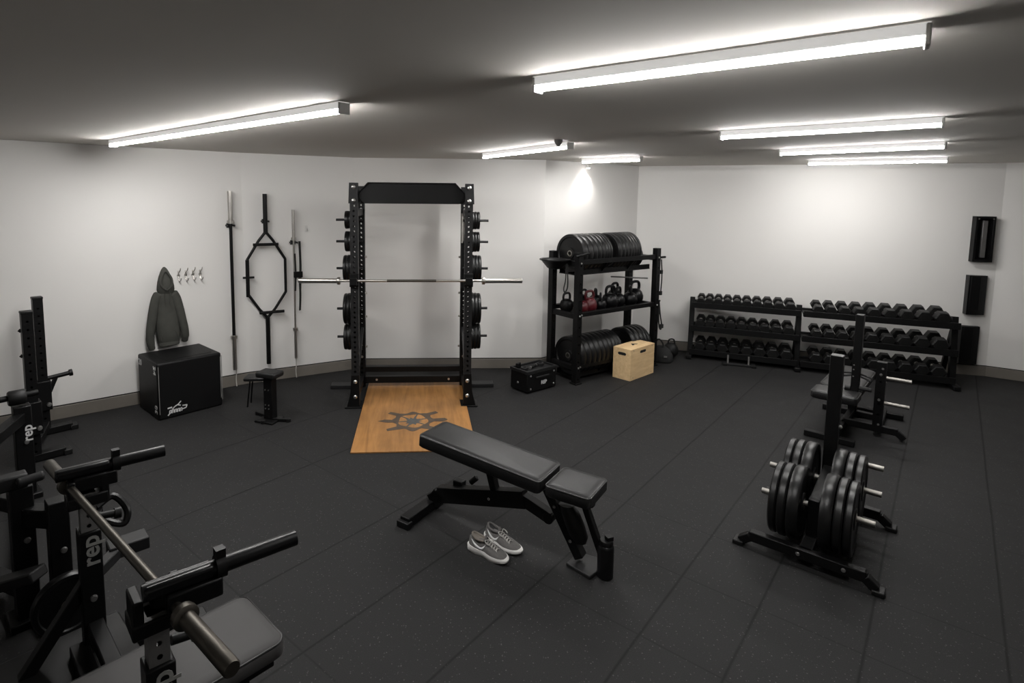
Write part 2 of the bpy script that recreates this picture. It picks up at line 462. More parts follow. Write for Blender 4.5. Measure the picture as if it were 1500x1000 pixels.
# ------------------------------------------------------------------ power rack, its platform, barbell, plates
RO = (-.461, 5.625); RZ = R(3.5)
rack = thing('power_rack', 'tall black power rack with silver bolts around the wooden platform', 'power rack', (*RO, 0), RZ)
HW = .562; RD = .62
for sx in (-1, 1):
    mb = MB(); mb.perforated((sx*HW, 0), .076, .076, .012, 2.245, pitch=.05, r=.0115); mb.build('upright', 'charcoal', rack)
    mb = MB(); mb.perforated((sx*HW, RD), .076, .076, .012, 2.225, pitch=.05, r=.0125); mb.build('upright', 'black', rack)
    # feet plates with gusset
    mb = MB(); mb.prism([(-.05, 0), (.085, 0), (.05, .14), (.04, .33), (-.04, .33), (-.04, .02)], (sx*HW, -.046, .012), (sx, 0, 0), (0, 0, 1), (0, .008, 0))
    mb.box((sx*(HW+.02), .03, .007), (.17, .19, .014)); mb.build('foot_plate', 'black', rack, bevel=.003)
    mb = MB(); mb.prism([(-.042, 0), (.05, 0), (.042, .2), (-.042, .2)], (sx*HW, -.047, 2.045), (sx, 0, 0), (0, 0, 1), (0, .008, 0)); mb.build('gusset_plate', 'charcoal', rack, bevel=.002)
    for z in (2.205, 2.075, .27, .115):
        mb = MB(); mb.lathe([(0, -.013), (.010, -.013), (.019, -.006), (.020, 0), (0, 0)], (sx*HW, -.047, z), (0, 1, 0), 16); mb.build('bolt', 'bolt', rack)
    for z in (1.98, .35):
        mb = MB(); mb.lathe([(0, -.010), (.012, -.010), (.013, 0), (0, 0)], (sx*(HW-.003), RD-.04, z), (0, 1, 0), 12); mb.build('bolt', 'bolt', rack)
    # side crossmembers
    for z in (.10, 1.95):
        mb = MB(); mb.bar((sx*HW, .038, z), (sx*HW, RD-.038, z), .05, .07); mb.build('side_beam', 'black', rack, bevel=.003)
    # rear stabiliser foot
    mb = MB(); mb.box((sx*(HW+.215), RD-.03, .022), (.25, .12, .044)); mb.build('stabiliser_foot', 'charcoal', rack, bevel=.006)
    # diagonal brace
    mb = MB(); mb.bar((sx*(HW-.01), .05, .30), (sx*(HW-.01), RD-.06, .68), .03, .03); mb.build('brace', 'charcoal', rack)
    # J-cup
    mb = MB(); mb.box((sx*HW, -.052, 1.295), (.088, .03, .13)); mb.box((sx*HW, -.085, 1.262), (.07, .075, .016)); mb.box((sx*HW, -.126, 1.292), (.07, .012, .07))
    mb.build('bar_hook', 'black', rack, bevel=.003)
    for z in (1.46, 1.06, .80, .46):
        mb = MB(); mb.cyl((sx*(HW-.06), RD-.01, z), (sx*(HW-.03), RD-.01, z), .012, 10); mb.build('pin', 'steel', rack)
# top crossmember / nameplate
mb = MB(); mb.prism([(-.525, 2.10), (-.47, 2.045), (.47, 2.045), (.525, 2.10), (.525, 2.15), (.43, 2.252), (-.43, 2.252), (-.525, 2.15)], (0, .03, 0), (1,0,0), (0,0,1), (0, .012, 0))
mb.prism([(-.525, 2.15), (-.43, 2.252), (.43, 2.252), (.525, 2.15), (.525, 2.14), (.425, 2.24), (-.425, 2.24), (-.525, 2.14)], (0, .0, 0), (1,0,0), (0,0,1), (0, .18, 0))
mb.bar((-.53, .09, 2.09), (.53, .09, 2.09), .08, .06)
mb.build('crossmember', 'black', rack, bevel=.003)
mb = MB(); mb.cyl((-.53, .33, 2.06), (.53, .33, 2.06), .017, 14); mb.build('pull_up_bar', 'black', rack)
mb = MB(); mb.bar((-.53, RD, 2.15), (.53, RD, 2.15), .076, .076); mb.build('rear_beam', 'black', rack, bevel=.003)
mb = MB(); mb.bar((-.53, RD, .205), (.53, RD, .205), .076, .06); mb.build('rear_beam', 'black', rack, bevel=.004)
mb = MB(); mb.bar((-.53, RD-.02, .088), (.53, RD-.02, .088), .05, .075); mb.build('rear_beam', 'black', rack, bevel=.004)
for sx in (-1, 1):
    mb = MB(); mb.cyl((sx*.40, RD-.05, .09), (sx*.40, RD-.042, .09), .012, 10); mb.build('bolt', 'bolt', rack)
# landmine sleeve on the right rear upright
mb = MB(); mb.cyl((HW-.02, RD-.07, 1.62), (HW-.02, RD-.07, 1.94), .018, 14); mb.build('steel_sleeve', 'steel', rack)
mb = MB(); mb.bar((HW-.02, RD-.06, 1.12), (HW-.02, RD-.06, 1.62), .05, .035, up=(1,0,0)); mb.build('sleeve_holder', 'black', rack, bevel=.003)
# plate pegs
PEGS = [(1.865, .098), (1.635, .112), (1.345, .148), (.905, .172), (.595, .146)]
NM = ['top', 'second', 'middle', 'fourth', 'bottom']
for si, sx in enumerate((-1, 1)):
    for pi, (z, r) in enumerate(PEGS):
        yy = RD - .10
        mb = MB(); mb.cyl((sx*(HW-.02), yy, z), (sx*(HW+.255), yy, z), .0135, 12); mb.box((sx*(HW+.03), yy+.04, z), (.012, .12, .08))
        mb.build('storage_peg', 'charcoal', rack)
        x = HW + .068
        n = 3 if si else (2 if pi in (0, 1) else 3)
        th = .090/n if pi < 2 else .108/n
        for q in range(n):
            x += th/2
            p = w2(RO, RZ, sx*x, yy)
            plate((p[0], p[1], z-.0), RZ, r*(1 - .02*q), th-.003, '%s plate out from the upright on the %s %s peg of the power rack' % (ORD[q], NM[pi], 'right' if si else 'left'),
                  'plates on the power rack pegs', hub=False)
            x += th/2

# barbell in the rack
def barbell(name, label, L, sl, rs, rb, loc, rot, ms='steel', mh='steel', group=None, cat='barbell'):
    t = thing(name, label, cat, loc); t.rotation_euler = rot
    if group: t['group'] = group
    mb = MB(); mb.cyl((-L/2+sl, 0, 0), (L/2-sl, 0, 0), rb, 14); mb.build('shaft', mh, t)
    for s in (-1, 1):
        mb = MB(); mb.lathe([(0, L/2), (rs*.86, L/2), (rs, L/2-.006), (rs, L/2-sl+.03), (0, L/2-sl+.03)], (0,0,0), (s, 0, 0), 18); mb.build('sleeve', ms, t)
        mb = MB(); mb.lathe([(0, L/2-sl), (rs+.012, L/2-sl), (rs+.014, L/2-sl+.008), (rs+.014, L/2-sl+.026), (rs+.004, L/2-sl+.032), (0, L/2-sl+.032)], (0,0,0), (s, 0, 0), 18); mb.build('collar', ms, t)
    return t
bx, by = w2(RO, RZ, .0, -.085)
b1 = barbell('barbell', 'bare steel barbell resting across the power rack', 2.185, .40, .0235, .0125, (bx, by, 1.295), (0, 0, RZ-.0))
for a, c in ((-.30, -.12), (.12, .30)):
    pass
mb = MB(); mb.cyl((-.24, 0, 0), (.24, 0, 0), .0132, 14); mb.build('knurling', 'worn', b1)

# lifting platform
pl = thing('lifting_platform', 'orange-brown wooden platform with a dark emblem inside the power rack', 'platform', (-.42, 5.50, 0), R(4.0))
mb = MB(); mb.box((0, -.02, .006), (1.05, 1.86, .012)); mb.build('board', 'plat', pl, bevel=.002)
def emblem():
    b = MB(); n = 72; cz = .0122; cy = -.30; cx = -.015
    for k in range(n):
        a0 = 2*PI*k/n; a1 = 2*PI*(k+1)/n
        def ro(a): return .190 + .016*math.cos(8*a) + .008*math.sin(3*a)
        def ri(a): return .138 + .008*math.cos(5*a+.6)
        q = [(ro(a0)*1.0*math.cos(a0), ro(a0)*math.sin(a0)), (ro(a1)*math.cos(a1), ro(a1)*math.sin(a1)),
             (ri(a1)*math.cos(a1), ri(a1)*math.sin(a1)), (ri(a0)*math.cos(a0), ri(a0)*math.sin(a0))]
        b.prism(q, (cx, cy, cz), (1,0,0), (0,1.15,0), (0,0,.0012))
    cz = .0127
    b.prism([(-.33, .0), (-.27, .035), (-.17, .022), (-.16, -.03), (-.24, -.035)], (cx, cy, cz), (1,0,0), (0,1.1,0), (0,0,.0012))
    b.prism([(.33, .015), (.30, .05), (.17, .035), (.17, -.02), (.28, -.03)], (cx, cy, cz), (1,0,0), (0,1.1,0), (0,0,.0012))
    for s in (-1, 1):
        b.prism([(s*.10, .15), (s*.22, .21), (s*.245, .17), (s*.15, .11)], (cx, cy, cz), (1,0,0), (0,1.1,0), (0,0,.0012))
        b.prism([(s*.09, -.17), (s*.23, -.21), (s*.24, -.17), (s*.15, -.12)], (cx, cy, cz), (1,0,0), (0,1.1,0), (0,0,.0012))
    return b
e = emblem().build('emblem', 'emblem', pl, smooth=False)
b = MB(); pts = []
for k in range(20):
    a = 2*PI*k/20; r = .085 if k % 2 == 0 else .055
    pts.append((r*math.cos(a), r*math.sin(a)))
b.prism(pts, (-.015, -.31, .0122), (1,0,0), (0,1.1,0), (0,0,.0012))
for a in (.35, 1.3, 2.4, 3.3, 4.3, 5.6):
    c, s_ = math.cos(a), math.sin(a)
    b.prism([(.06*c-.010*s_, .06*s_+.010*c), (.15*c-.006*s_, .15*s_+.006*c), (.15*c+.006*s_, .15*s_-.006*c), (.06*c+.010*s_, .06*s_-.010*c)], (-.015, -.30, .0122), (1,0,0), (0,1.1,0), (0,0,.0011))
b.build('emblem_centre', 'emblemgrey', pl, smooth=False)

# ------------------------------------------------------------------ left wall: hoodie, hooks, hanging bars
A0 = wallrot(0); A1 = wallrot(1)
def onwall(k, pt, off=0.):
    a = V(P[k]); b = V(P[k+1]); d = (b-a).normalized(); n = V((d.y, -d.x)); q = V((pt[0], pt[1]))
    s = (q-a).dot(d); r = a + d*s + n*off; return (r.x, r.y)
def hook(x, y, z, label):
    p = onwall(0, (x, y)); t = thing('coat_hook', label, 'coat hook', (p[0], p[1], z), A0, 'row of double coat hooks')
    mb = MB(); mb.lathe([(0, 0), (.016, 0), (.015, -.006), (0, -.007)], (0,0,-.01), (0,1,0), 14); mb.box((0, -.004, 0), (.014, .006, .075)); mb.build('back_plate', 'steel', t, bevel=.002)
    mb = MB()
    mb.tube(bez([(0, -.004, .02), (.004, -.03, .028), (.010, -.052, .05), (.012, -.056, .07)], 6), .005, 8); mb.build('prong', 'steel', t); mb = MB()
    mb.tube(bez([(0, -.004, -.02), (0, -.02, -.055), (.006, -.04, -.068), (.014, -.055, -.05), (.015, -.058, -.035)], 6), .005, 8); mb.build('prong', 'steel', t)
    return t
hl = ['nearest the hoodie', 'second from the hoodie', 'third from the hoodie', 'farthest from the hoodie']
for k in range(4):
    f = k/3; hook(-2.886+f*.167, 5.844+f*.13, 1.293, 'small metal double coat hook on the left wall, ' + hl[k])
hp = onwall(0, (-2.994, 5.759))
t = thing('hoodie', 'dark olive hooded sweatshirt hanging on the left wall above the black box', 'hoodie', (hp[0], hp[1], 0), A0)
# body: continuous torso from hem to neck
secs = []
for z, rx, ry, cx in ((.595, .088, .050, .012), (.605, .098, .058, .012), (.63, .102, .062, .012), (.68, .108, .066, .010), (.74, .110, .064, .008), (.85, .107, .060, .006), (.95, .105, .056, .004),
                      (1.03, .102, .052, .0), (1.08, .094, .047, .0), (1.115, .078, .042, 0), (1.145, .060, .038, 0), (1.17, .048, .034, 0)):
    secs.append(((cx, -.066 + .006*math.sin(z*15), z), rx, ry))
mb = MB(); mb.ell_loft(secs, 28, p=2.3); body = mb.build('body', 'hoodie', t, ang=75)
mb = MB(); mb.ell_loft([((.012, -.066, .580), .090, .052), ((.012, -.066, .588), .098, .060), ((.012, -.066, .625), .099, .061), ((.012, -.066, .635), .094, .057)], 28, p=2.3); mb.build('waistband', 'hoodie', body)
def sleeve(s, pts, name='sleeve'):
    b = MB(); path = bez(pts, 6); n = len(path)
    b.tube(path, .04, 16, r_list=[(.058 - .020*(k/(n-1)))*(1 if k > 1 else .7 + .15*k) for k in range(n)], flat=.85)
    o = b.build(name, 'hoodie', t, ang=75)
    e0 = path[-1]; d = (path[-1]-path[-4]).normalized()
    c = MB(); c.tube([e0-d*.012, e0+d*.002, e0+d*.040, e0+d*.046], .034, 14, r_list=[.033, .036, .034, .029], flat=.85); c.build('cuff', 'hoodie', o)
sleeve(-1, [(-.055, -.064, 1.118), (-.088, -.068, 1.06), (-.118, -.074, .95), (-.142, -.080, .83), (-.158, -.082, .73), (-.160, -.078, .64), (-.155, -.074, .600)])
sleeve(1, [(.055, -.064, 1.118), (.088, -.068, 1.06), (.116, -.074, .95), (.138, -.080, .83), (.155, -.082, .75), (.164, -.080, .67), (.164, -.076, .645)])
# hood: hollow shell, open at the front
mb = MB(); rings = []
for z, rx, ry, cy in ((1.125, .072, .050, -.068), (1.155, .082, .058, -.070), (1.19, .080, .062, -.072), (1.24, .072, .060, -.068), (1.29, .058, .053, -.06), (1.335, .040, .043, -.052), (1.365, .025, .032, -.045), (1.383, .009, .013, -.04)):
    rings.append(((0, cy, z), rx, ry))
mb.ell_loft(rings, 24, p=2.1); h = mb.build('hood', 'hoodie', t, ang=70)
mb = MB(); lip = bez([(0, -.13, 1.155), (-.045, -.128, 1.20), (-.052, -.124, 1.25), (-.036, -.115, 1.30), (0, -.10, 1.345), (.036, -.115, 1.30), (.052, -.124, 1.25), (.045, -.128, 1.20), (0, -.13, 1.155)], 6)
mb.tube(lip[:-1], .011, 8, closed=True); mb.build('hood_rim', 'hoodie', h)
mb = MB(); n = len(lip)-1; cen = V((0, -.122, 1.235)); mb.add([V(p)+V((0, .012, 0)) for p in lip[:-1]] + [cen + V((0, .014, 0))], [(k, (k+1) % n, n) for k in range(n)]); mb.build('hood_lining', 'hoodin', h)
mb = MB(); mb.tube(bez([(-.07, -.124, .645), (-.06, -.126, .70), (-.03, -.130, .745), (.01, -.131, .75), (.05, -.130, .745), (.08, -.126, .70), (.092, -.122, .645)], 5), .004, 6); mb.build('pocket_seam', 'hoodie', body)
for s in (-1, 1):
    mb = MB(); mb.tube(bez([(s*.02, -.135, 1.165), (s*.024, -.132, 1.10), (s*.020, -.138, 1.02)], 5), .003, 6); mb.build('drawstring', 'hoodin', h)

def vbar(label, k, x, y, z0, z1, slo, shi, rs, rb, ms, mh):
    p = onwall(k, (x, y), .055); L = z1-z0
    t = thing('hanging_barbell', label, 'barbell', (p[0], p[1], z0), wallrot(k), 'bars hung on the left wall')
    mb = MB(); mb.cyl((0,0,slo), (0,0,L-shi), rb, 14); mb.build('shaft', mh, t)
    for a, b, sg in ((0, slo, 1), (L, L-shi, -1)):
        mb = MB(); mb.cyl((0,0,a), (0,0,b), rs, 16); mb.build('sleeve', ms, t)
        mb = MB(); mb.cyl((0,0,b-sg*.004), (0,0,b-sg*.035), rs+.013, 16); mb.build('collar', ms, t)
    return t, p
def bracket(x, y, z, k, label):
    p = onwall(k, (x, y)); t = thing('wall_bracket', label, 'wall bracket', (p[0], p[1], z), wallrot(k), 'small brackets the wall bars hang on')
    mb = MB(); mb.box((0, -.004, 0), (.06, .008, .05)); 
    for s in (-1, 1): mb.box((s*.036, -.045, 0), (.008, .09, .02))
    mb.build('bracket', 'charcoal', t, bevel=.002)
vbar('steel-ended barbell with black shaft hung upright, nearest the hoodie', 0, -2.473, 6.168, .20, 2.16, .385, .35, .0235, .017, 'steel', 'black')
vb, p3 = vbar('thin steel barbell hung upright on the wall nearest the power rack', 1, -1.88, 6.488, .24, 1.96, .36, .35, .017, .011, 'steel', 'steel')
bracket(-2.473, 6.168, 1.79, 0, 'small dark bracket on the wall under the collar of the bar nearest the hoodie')
bracket(-1.88, 6.488, 1.585, 1, 'small dark bracket on the wall under the collar of the thin steel bar')
# straps hung on the thin bar
t = thing('hanging_strap', 'black webbing strap with buckle hanging beside the thin steel bar', 'strap', (*onwall(1, (-1.855, 6.50), .05), 0), A1)
mb = MB()
for dx, z0, z1, w in ((-.02, 1.03, 1.46, .016), (.035, 1.05, 1.60, .022), (.028, .80, 1.20, .02)):
    q = bez([(dx, -.01, z1), (dx+.004, -.022, (z0+z1)/2), (dx-.002, -.014, z0)], 6)
    mb.tube(q, w, 8, flat=.35)
mb.build('webbing', 'fabric', t)
mb = MB(); mb.box((.01, -.03, 1.22), (.10, .03, .07)); mb.build('buckle', 'black', t, bevel=.006)
# trap bar
tp = onwall(1, (-2.15, 6.344), .06)
t = thing('trap_bar', 'black hexagonal trap bar hung upright on the left wall', 'trap bar', (*tp, 0), A1)
hw = .205
hexp = [(0, 1.715), (-.075, 1.62), (-hw, 1.405), (-hw, 1.03), (-.085, .845), (0, .745), (.085, .845), (hw, 1.03), (hw, 1.405), (.075, 1.62)]
mb = MB(); 
for k in range(len(hexp)):
    a, b = hexp[k], hexp[(k+1) % len(hexp)]
    mb.cyl((a[0], 0, a[1]), (b[0], 0, b[1]), .0155, 10)
    mb.lathe([(0, -.0155), (.011, -.011), (.0155, 0), (.011, .011), (0, .0155)], (a[0], 0, a[1]), (0,0,1), 10)
mb.build('hexagon_frame', 'black', t)
mb = MB(); mb.cyl((0,0,1.70), (0,0,2.135), .024, 14); mb.build('sleeve', 'black', t)
mb = MB(); mb.cyl((0,0,.745), (0,0,.215), .024, 14); mb.build('sleeve', 'black', t)
for z, c in ((1.575, -.005), (.81, .045)):
    mb = MB(); mb.cyl((c-.135, -.02, z), (c+.135, -.02, z), .0165, 12); mb.build('handle', 'black', t)
mb = MB(); mb.cyl((-hw-.0, -.02, 1.41), (-hw, -.02, 1.0), .021, 10); mb.cyl((-hw-.05, -.02, 1.215), (-hw+.07, -.02, 1.215), .012, 8); mb.build('grip', 'black', t)
bracket(-2.15, 6.344, 1.83, 1, 'small dark bracket on the wall behind the top of the trap bar')
for (x, y, k, lab) in ((-2.462, 6.176, 0, 'thin pale cord hanging below the bar nearest the hoodie'), (-1.882, 6.488, 1, 'thin pale cord hanging below the thin steel bar')):
    p = onwall(k, (x, y), .03); mb = MB(); mb.tube(bez([(0, 0, .30), (.01, -.005, .18), (.004, -.003, .08), (.012, -.01, .005)], 6), .006, 6)
    o = mb.build('pull_string', 'cord', None, loc=(p[0], p[1], 0)); tag(o, lab, 'cord', 'cords below the wall bars')
p = onwall(1, (-1.742, 6.561)); t = thing('wall_hook', 'lone small pale hook on the wall between the thin bar and the power rack', 'wall hook', (*p, 1.74), A1)
mb = MB(); mb.box((0, -.004, 0), (.03, .008, .07)); mb.tube(bez([(0, -.008, .0), (0, -.03, -.02), (0, -.045, -.01), (0, -.047, .01)], 5), .004, 6); mb.build('hook_body', 'housing', t, bevel=.001)

# ------------------------------------------------------------------ soft plyo box by the hoodie
bo = (-2.79, 5.16); rz = R(45)
# front (long) face runs from bo toward (-2.376,5.597); left face toward (-3.297,5.481)
ax = math.atan2(5.597-5.161, -2.376+2.791)
bt = thing('soft_jump_box', 'large black soft jump box with white marks below the hoodie', 'jump box', (-2.791, 5.161, 0), ax)
BL, BD, BH = .605, .525, .545
mb = MB(); mb.box((BL/2, BD/2, BH/2), (BL, BD, BH)); bb = mb.build('cover', 'boxvinyl', bt, bevel=.018, seg=3)
mb = MB(); mb.box((BL/2+.02, BD/2, BH+.0015), (BL*.72, BD*.70, .003)); mb.build('lid_flap', 'boxvinyl', bt, bevel=.001)
mb = MB()
for (x, y) in ((.012, -.0), (BL, .03)):
    mb.tube([(x if x < .1 else BL+.001, -.001 if x < .1 else .0, .06), (x if x < .1 else BL+.001, -.001 if x < .1 else .0, BH-.03)], .0028, 6)
mb.tube([(BL-.012, -.001, .08), (BL-.012, -.001, BH-.04)], .003, 6)
mb.build('edge_piping', 'greyprint', bt)
# marks: on the front face (y=0) logo at lower left, side face (x=0) sizes
text('20', .085, 'white', bt, (-.0015, BD-.075, BH-.07), ((0,-1,0), (0,0,1)))
text('24', .085, 'white', bt, (-.0015, .065, BH-.075), ((0,0,-1), (0,-1,0)))
text('30', .085, 'white', bt, (-.0015, .055, .095), ((0,0,1), (0,1,0)))
mb = MB(); lo_ = (.165, -.0022, .075)
def stroke(p, q, w=.009):
    d = (V((q[0], q[1])) - V((p[0], p[1]))).normalized(); n_ = V((-d.y, d.x))*w/2
    mb.prism([(p[0]-n_.x, p[1]-n_.y), (q[0]-n_.x, q[1]-n_.y), (q[0]+n_.x, q[1]+n_.y), (p[0]+n_.x, p[1]+n_.y)], lo_, (1,0,0), (0,0,1), (0, .0012, 0))
stroke((-.085, .028), (-.045, .030), .013)
for a_, b_ in (((-.045, .008), (-.02, .032)), ((-.02, .032), (.012, .046)), ((.012, .046), (.038, .072))): stroke(a_, b_, .010)
stroke((.010, .040), (.034, .030), .010)
for x in (-.070, -.046, -.022, .002, .026): stroke((x, -.028), (x+.004, .004)); stroke((x+.004, .002), (x+.020, .004), .008); stroke((x+.019, .004), (x+.015, -.026))
stroke((.050, .024), (.092, .020), .010); stroke((.092, .022), (.082, -.006), .010); stroke((.082, -.004), (.048, -.010), .010); stroke((-.085, -.042), (-.060, -.020), .010)
mb.build('logo_mark', 'white', bt, smooth=False)

# ------------------------------------------------------------------ pedestal seat
t = thing('pedestal_stand', 'small black pedestal with padded top on the floor in front of the hanging bars', 'pedestal stand', (-1.765, 5.225, 0), R(-20))
mb = MB(); mb.box((0, 0, .22), (.095, .075, .40)); mb.build('post', 'black', t, bevel=.004)
mb = MB(); mb.box((0, 0, .447), (.215, .16, .055)); mb.build('pad', 'vinyl', t, bevel=.018, seg=3)
mb = MB(); mb.box((0, -.02, .010), (.20, .18, .02)); mb.bar((-.04, .02, .018), (-.21, .06, .018), .035, .03); mb.bar((.04, -.02, .018), (.19, .02, .018), .035, .03); mb.build('base', 'black', t, bevel=.004)
for x, y in ((-.20, .06), (.185, .02), (-.005, -.10)):
    mb = MB(); mb.cyl((x, y, 0), (x, y, .03), .024, 12); mb.build('foot', 'rubber', t)
for z in (.30, .155, .12):
    mb = MB(); mb.cyl((.012, -.038, z), (.012, -.043, z), .006, 8); mb.cyl((-.025, -.038, z), (-.025, -.043, z), .006, 8); mb.build('bolt', 'bolt', t)
t = thing('padded_stool', 'low black padded stool standing behind the pedestal, partly hidden', 'stool', (-1.99, 5.62, 0), R(5))
mb = MB(); mb.box((-.02, 0, .285), (.26, .17, .035)); mb.build('seat', 'vinyl', t, bevel=.012, seg=3)
for x, y, dx in ((-.07, -.05, -.03), (.07, -.05, .03), (-.07, .05, -.03), (.07, .05, .03)):
    mb = MB(); mb.cyl((x-.02, y, .28), (x-.02+dx, y*1.3, 0), .008, 8); mb.build('leg', 'black', t)

# ------------------------------------------------------------------ black storage crate left of the storage rack
ax = math.atan2(6.261-5.981, 1.119-.755)
t = thing('tote_crate', 'black lidded crate with white lettering on the floor left of the storage rack', 'crate', (.757, 5.981, 0), ax)
CL, CD, CHh = .45, .27, .245
mb = MB(); mb.box((CL/2, CD/2, .12), (CL, CD, .215)); mb.build('body', 'black', t, bevel=.012, seg=2)
mb = MB(); 
for (c, d) in (((CL/2, .008, .238), (CL+.016, .022, .028)), ((CL/2, CD-.008, .238), (CL+.016, .022, .028)), ((.004, CD/2, .238), (.022, CD, .028)), ((CL-.004, CD/2, .238), (.022, CD, .028))): mb.box(c, d)
mb.box((CL/2, CD/2, .228), (CL-.02, CD-.02, .01)); mb.build('tray_rim', 'charcoal', t, bevel=.004)
mb = MB(); mb.box((CL*.5, -.006, .165), (.20, .014, .02)); mb.build('front_handle', 'charcoal', t, bevel=.004)
for x in (.05, CL-.04):
    for z in (.05, .195):
        mb = MB(); mb.lathe([(0, -.006), (.009, -.005), (.011, 0), (0, 0)], (x, 0, z), (0,1,0), 10); mb.build('rivet', 'bolt', t)
mb = MB(); mb.lathe([(0, -.006), (.012, -.005), (.014, 0), (0, 0)], (0, CD*.55, .10), (1,0,0), 10); mb.build('rivet', 'zinc', t)
text('REP', .055, 'white', t, (CL*.56, -.0015, .095), ((1,0,0), (0,0,1)), bold=.03)
CR = ((.757, 5.981), ax)
def oncrate(name, label, x, y, z, cat):
    p = w2(CR[0], CR[1], x, y); return thing(name, label, cat, (p[0], p[1], z), CR[1]+.3, 'small items on the crate lid')
t = oncrate('clamp', 'dark round clamp lying on the crate, at its left end', .07, .12, .233, 'clamp')
mb = MB(); mb.washer([(.022, 0), (.042, 0), (.042, .03), (.022, .03)], (0,0,0), (0,0,1), 20); mb.build('ring', 'charcoal', t)
mb = MB(); mb.box((.05, 0, .016), (.035, .018, .02)); mb.build('lever', 'black', t, bevel=.003)
t = oncrate('clamp', 'dark round clamp lying on the crate, at its right end', .33, .14, .233, 'clamp')
mb = MB(); mb.washer([(.022, 0), (.042, 0), (.042, .03), (.022, .03)], (0,0,0), (0,0,1), 20); mb.build('ring', 'charcoal', t)
mb = MB(); mb.box((.05, 0, .016), (.035, .018, .02)); mb.build('lever', 'zinc', t, bevel=.003)
t = oncrate('standing_block', 'small black block standing up at the back of the crate', .06, .21, .233, 'block')
mb = MB(); mb.box((0, 0, .03), (.07, .035, .06)); mb.build('block', 'black', t, bevel=.006)
t = oncrate('grip_handle', 'dark grip handle lying across the middle of the crate lid', .20, .12, .233, 'grip')
mb = MB(); mb.cyl((-.06, 0, .016), (.06, 0, .016), .014, 12); mb.build('grip', 'rubber', t)
for s in (-1, 1):
    mb = MB(); mb.cyl((s*.06, 0, .018), (s*.07, 0, .018), .018, 12); mb.build('flange', 'zinc', t)

# ------------------------------------------------------------------ storage rack
SO = (1.356, 6.363); SZ = R(33.9); SL = 1.365; SD = .42
st = thing('storage_rack', 'black three-tier storage rack holding bumper plates and kettlebells', 'storage rack', (*SO, 0), SZ)
for x in (0, SL):
    for y, hgt in ((0, 1.505), (SD, 1.50)):
        mb = MB(); mb.perforated((x, y), .070, .070, .0, hgt, pitch=.1, r=.009); mb.build('post', 'black', st)
    for z in (.18, .78, 1.38):
        mb = MB(); mb.bar((x, .035, z), (x, SD-.035, z), .05, .06); mb.build('end_beam', 'black', st, bevel=.003)
    for y in (0, SD):
        mb = MB(); mb.box((x, y, .008), (.10, .10, .016)); mb.build('foot', 'black', st, bevel=.003)
def shelf(zf, zb, lip=.05):
    b = MB()
    b.bar((.035, .0, zf), (SL-.035, .0, zf), .05, lip); b.bar((.035, SD, zb), (SL-.035, SD, zb), .05, lip)
    b.bar((.035, SD/2, zf-.02), (SL-.035, SD/2, zf-.02), SD-.06, .012)
    b.build('shelf', 'black', st, bevel=.003)
shelf(.80, .83); 
for zf in (.20, 1.40):
    b = MB(); b.bar((.035, .0, zf), (SL-.035, .0, zf), .045, .055); b.bar((.035, SD, zf), (SL-.035, SD, zf), .045, .055)
    b.bar((.035, .08, zf-.13), (SL-.035, .08, zf-.13), .012, .06); b.bar((.035, SD-.08, zf-.13), (SL-.035, SD-.08, zf-.13), .012, .06)
    b.bar((.035, SD/2, zf-.155), (SL-.035, SD/2, zf-.155), SD-.14, .012)
    for k in range(1, 3):
        x = SL*k/3; b.bar((x, 0, zf-.02), (x, .08, zf-.13), .03, .012, up=(1,0,0)); b.bar((x, SD, zf-.02), (x, SD-.08, zf-.13), .03, .012, up=(1,0,0))
    b.build('plate_cradle', 'black', st, bevel=.002)
for x, y, z in ((0, -.036, .79), (0, -.036, .19), (0, -.036, 1.39), (SL, -.036, .79), (SL, -.036, 1.39), (.03, -.036, .20), (.03, -.036, .80)):
    mb = MB(); mb.lathe([(0, -.008), (.009, -.007), (.011, 0), (0, 0)], (x, y, z), (0,1,0), 10); mb.build('bolt', 'bolt', st)
# hook arm at the right end, storage pins
mb = MB(); mb.cyl((SL+.03, 0, 1.385), (SL+.17, 0, 1.385), .014, 12); mb.build('end_peg', 'black', st)
mb = MB(); mb.cyl((SL+.03, .0, .81), (SL+.10, .0, .83), .012, 10); mb.build('end_peg', 'black', st)
mb = MB(); mb.cyl((SL-.35, SD, 1.12), (SL+.06, SD*.4, 1.10), .009, 10); mb.build('cross_pin', 'zinc', st)
mb = MB(); mb.cyl((-.08, -.03, 1.47), (.14, -.03, 1.50), .012, 10); mb.build('end_peg', 'black', st)

def run(x0, x1, n, zc, y, r, rowname, tierlabel, ths=None):
    x = x0; ths = ths or [(x1-x0)/n]*n
    for k, th in enumerate(ths):
        x += th/2; p = w2(SO, SZ, x, y)
        if k == 0: lab = 'black bumper plate at the left end of the %s of the storage rack' % tierlabel
        elif k == n-1: lab = 'black bumper plate at the right end of the %s of the storage rack' % tierlabel
        else: lab = '%s black bumper plate from the left, %s of the storage rack' % (ORD[k], tierlabel)
        plate((p[0], p[1], zc), SZ, r, th-.004, lab, rowname, hub=True, name='bumper_plate')
        x += th/2
ZT1 = 1.40-.145+.225
run(.055, .545, 8, ZT1+.002, SD/2-.0, .225, 'plates in the left group on top of the storage rack', 'top left group', [.085, .085, .075, .065, .055, .05, .04, .035])
run(.64, 1.06, 8, ZT1+.002, SD/2, .225, 'plates in the right group on top of the storage rack', 'top right group', [.075, .065, .06, .055, .05, .045, .04, .03])
p = w2(SO, SZ, 1.155, SD/2)
plate((p[0], p[1], 1.40-.145+.15), SZ, .150, .06, 'small black plate at the far right end of the top of the storage rack', 'small plates on top of the storage rack')
ZB1 = .20-.145+.225
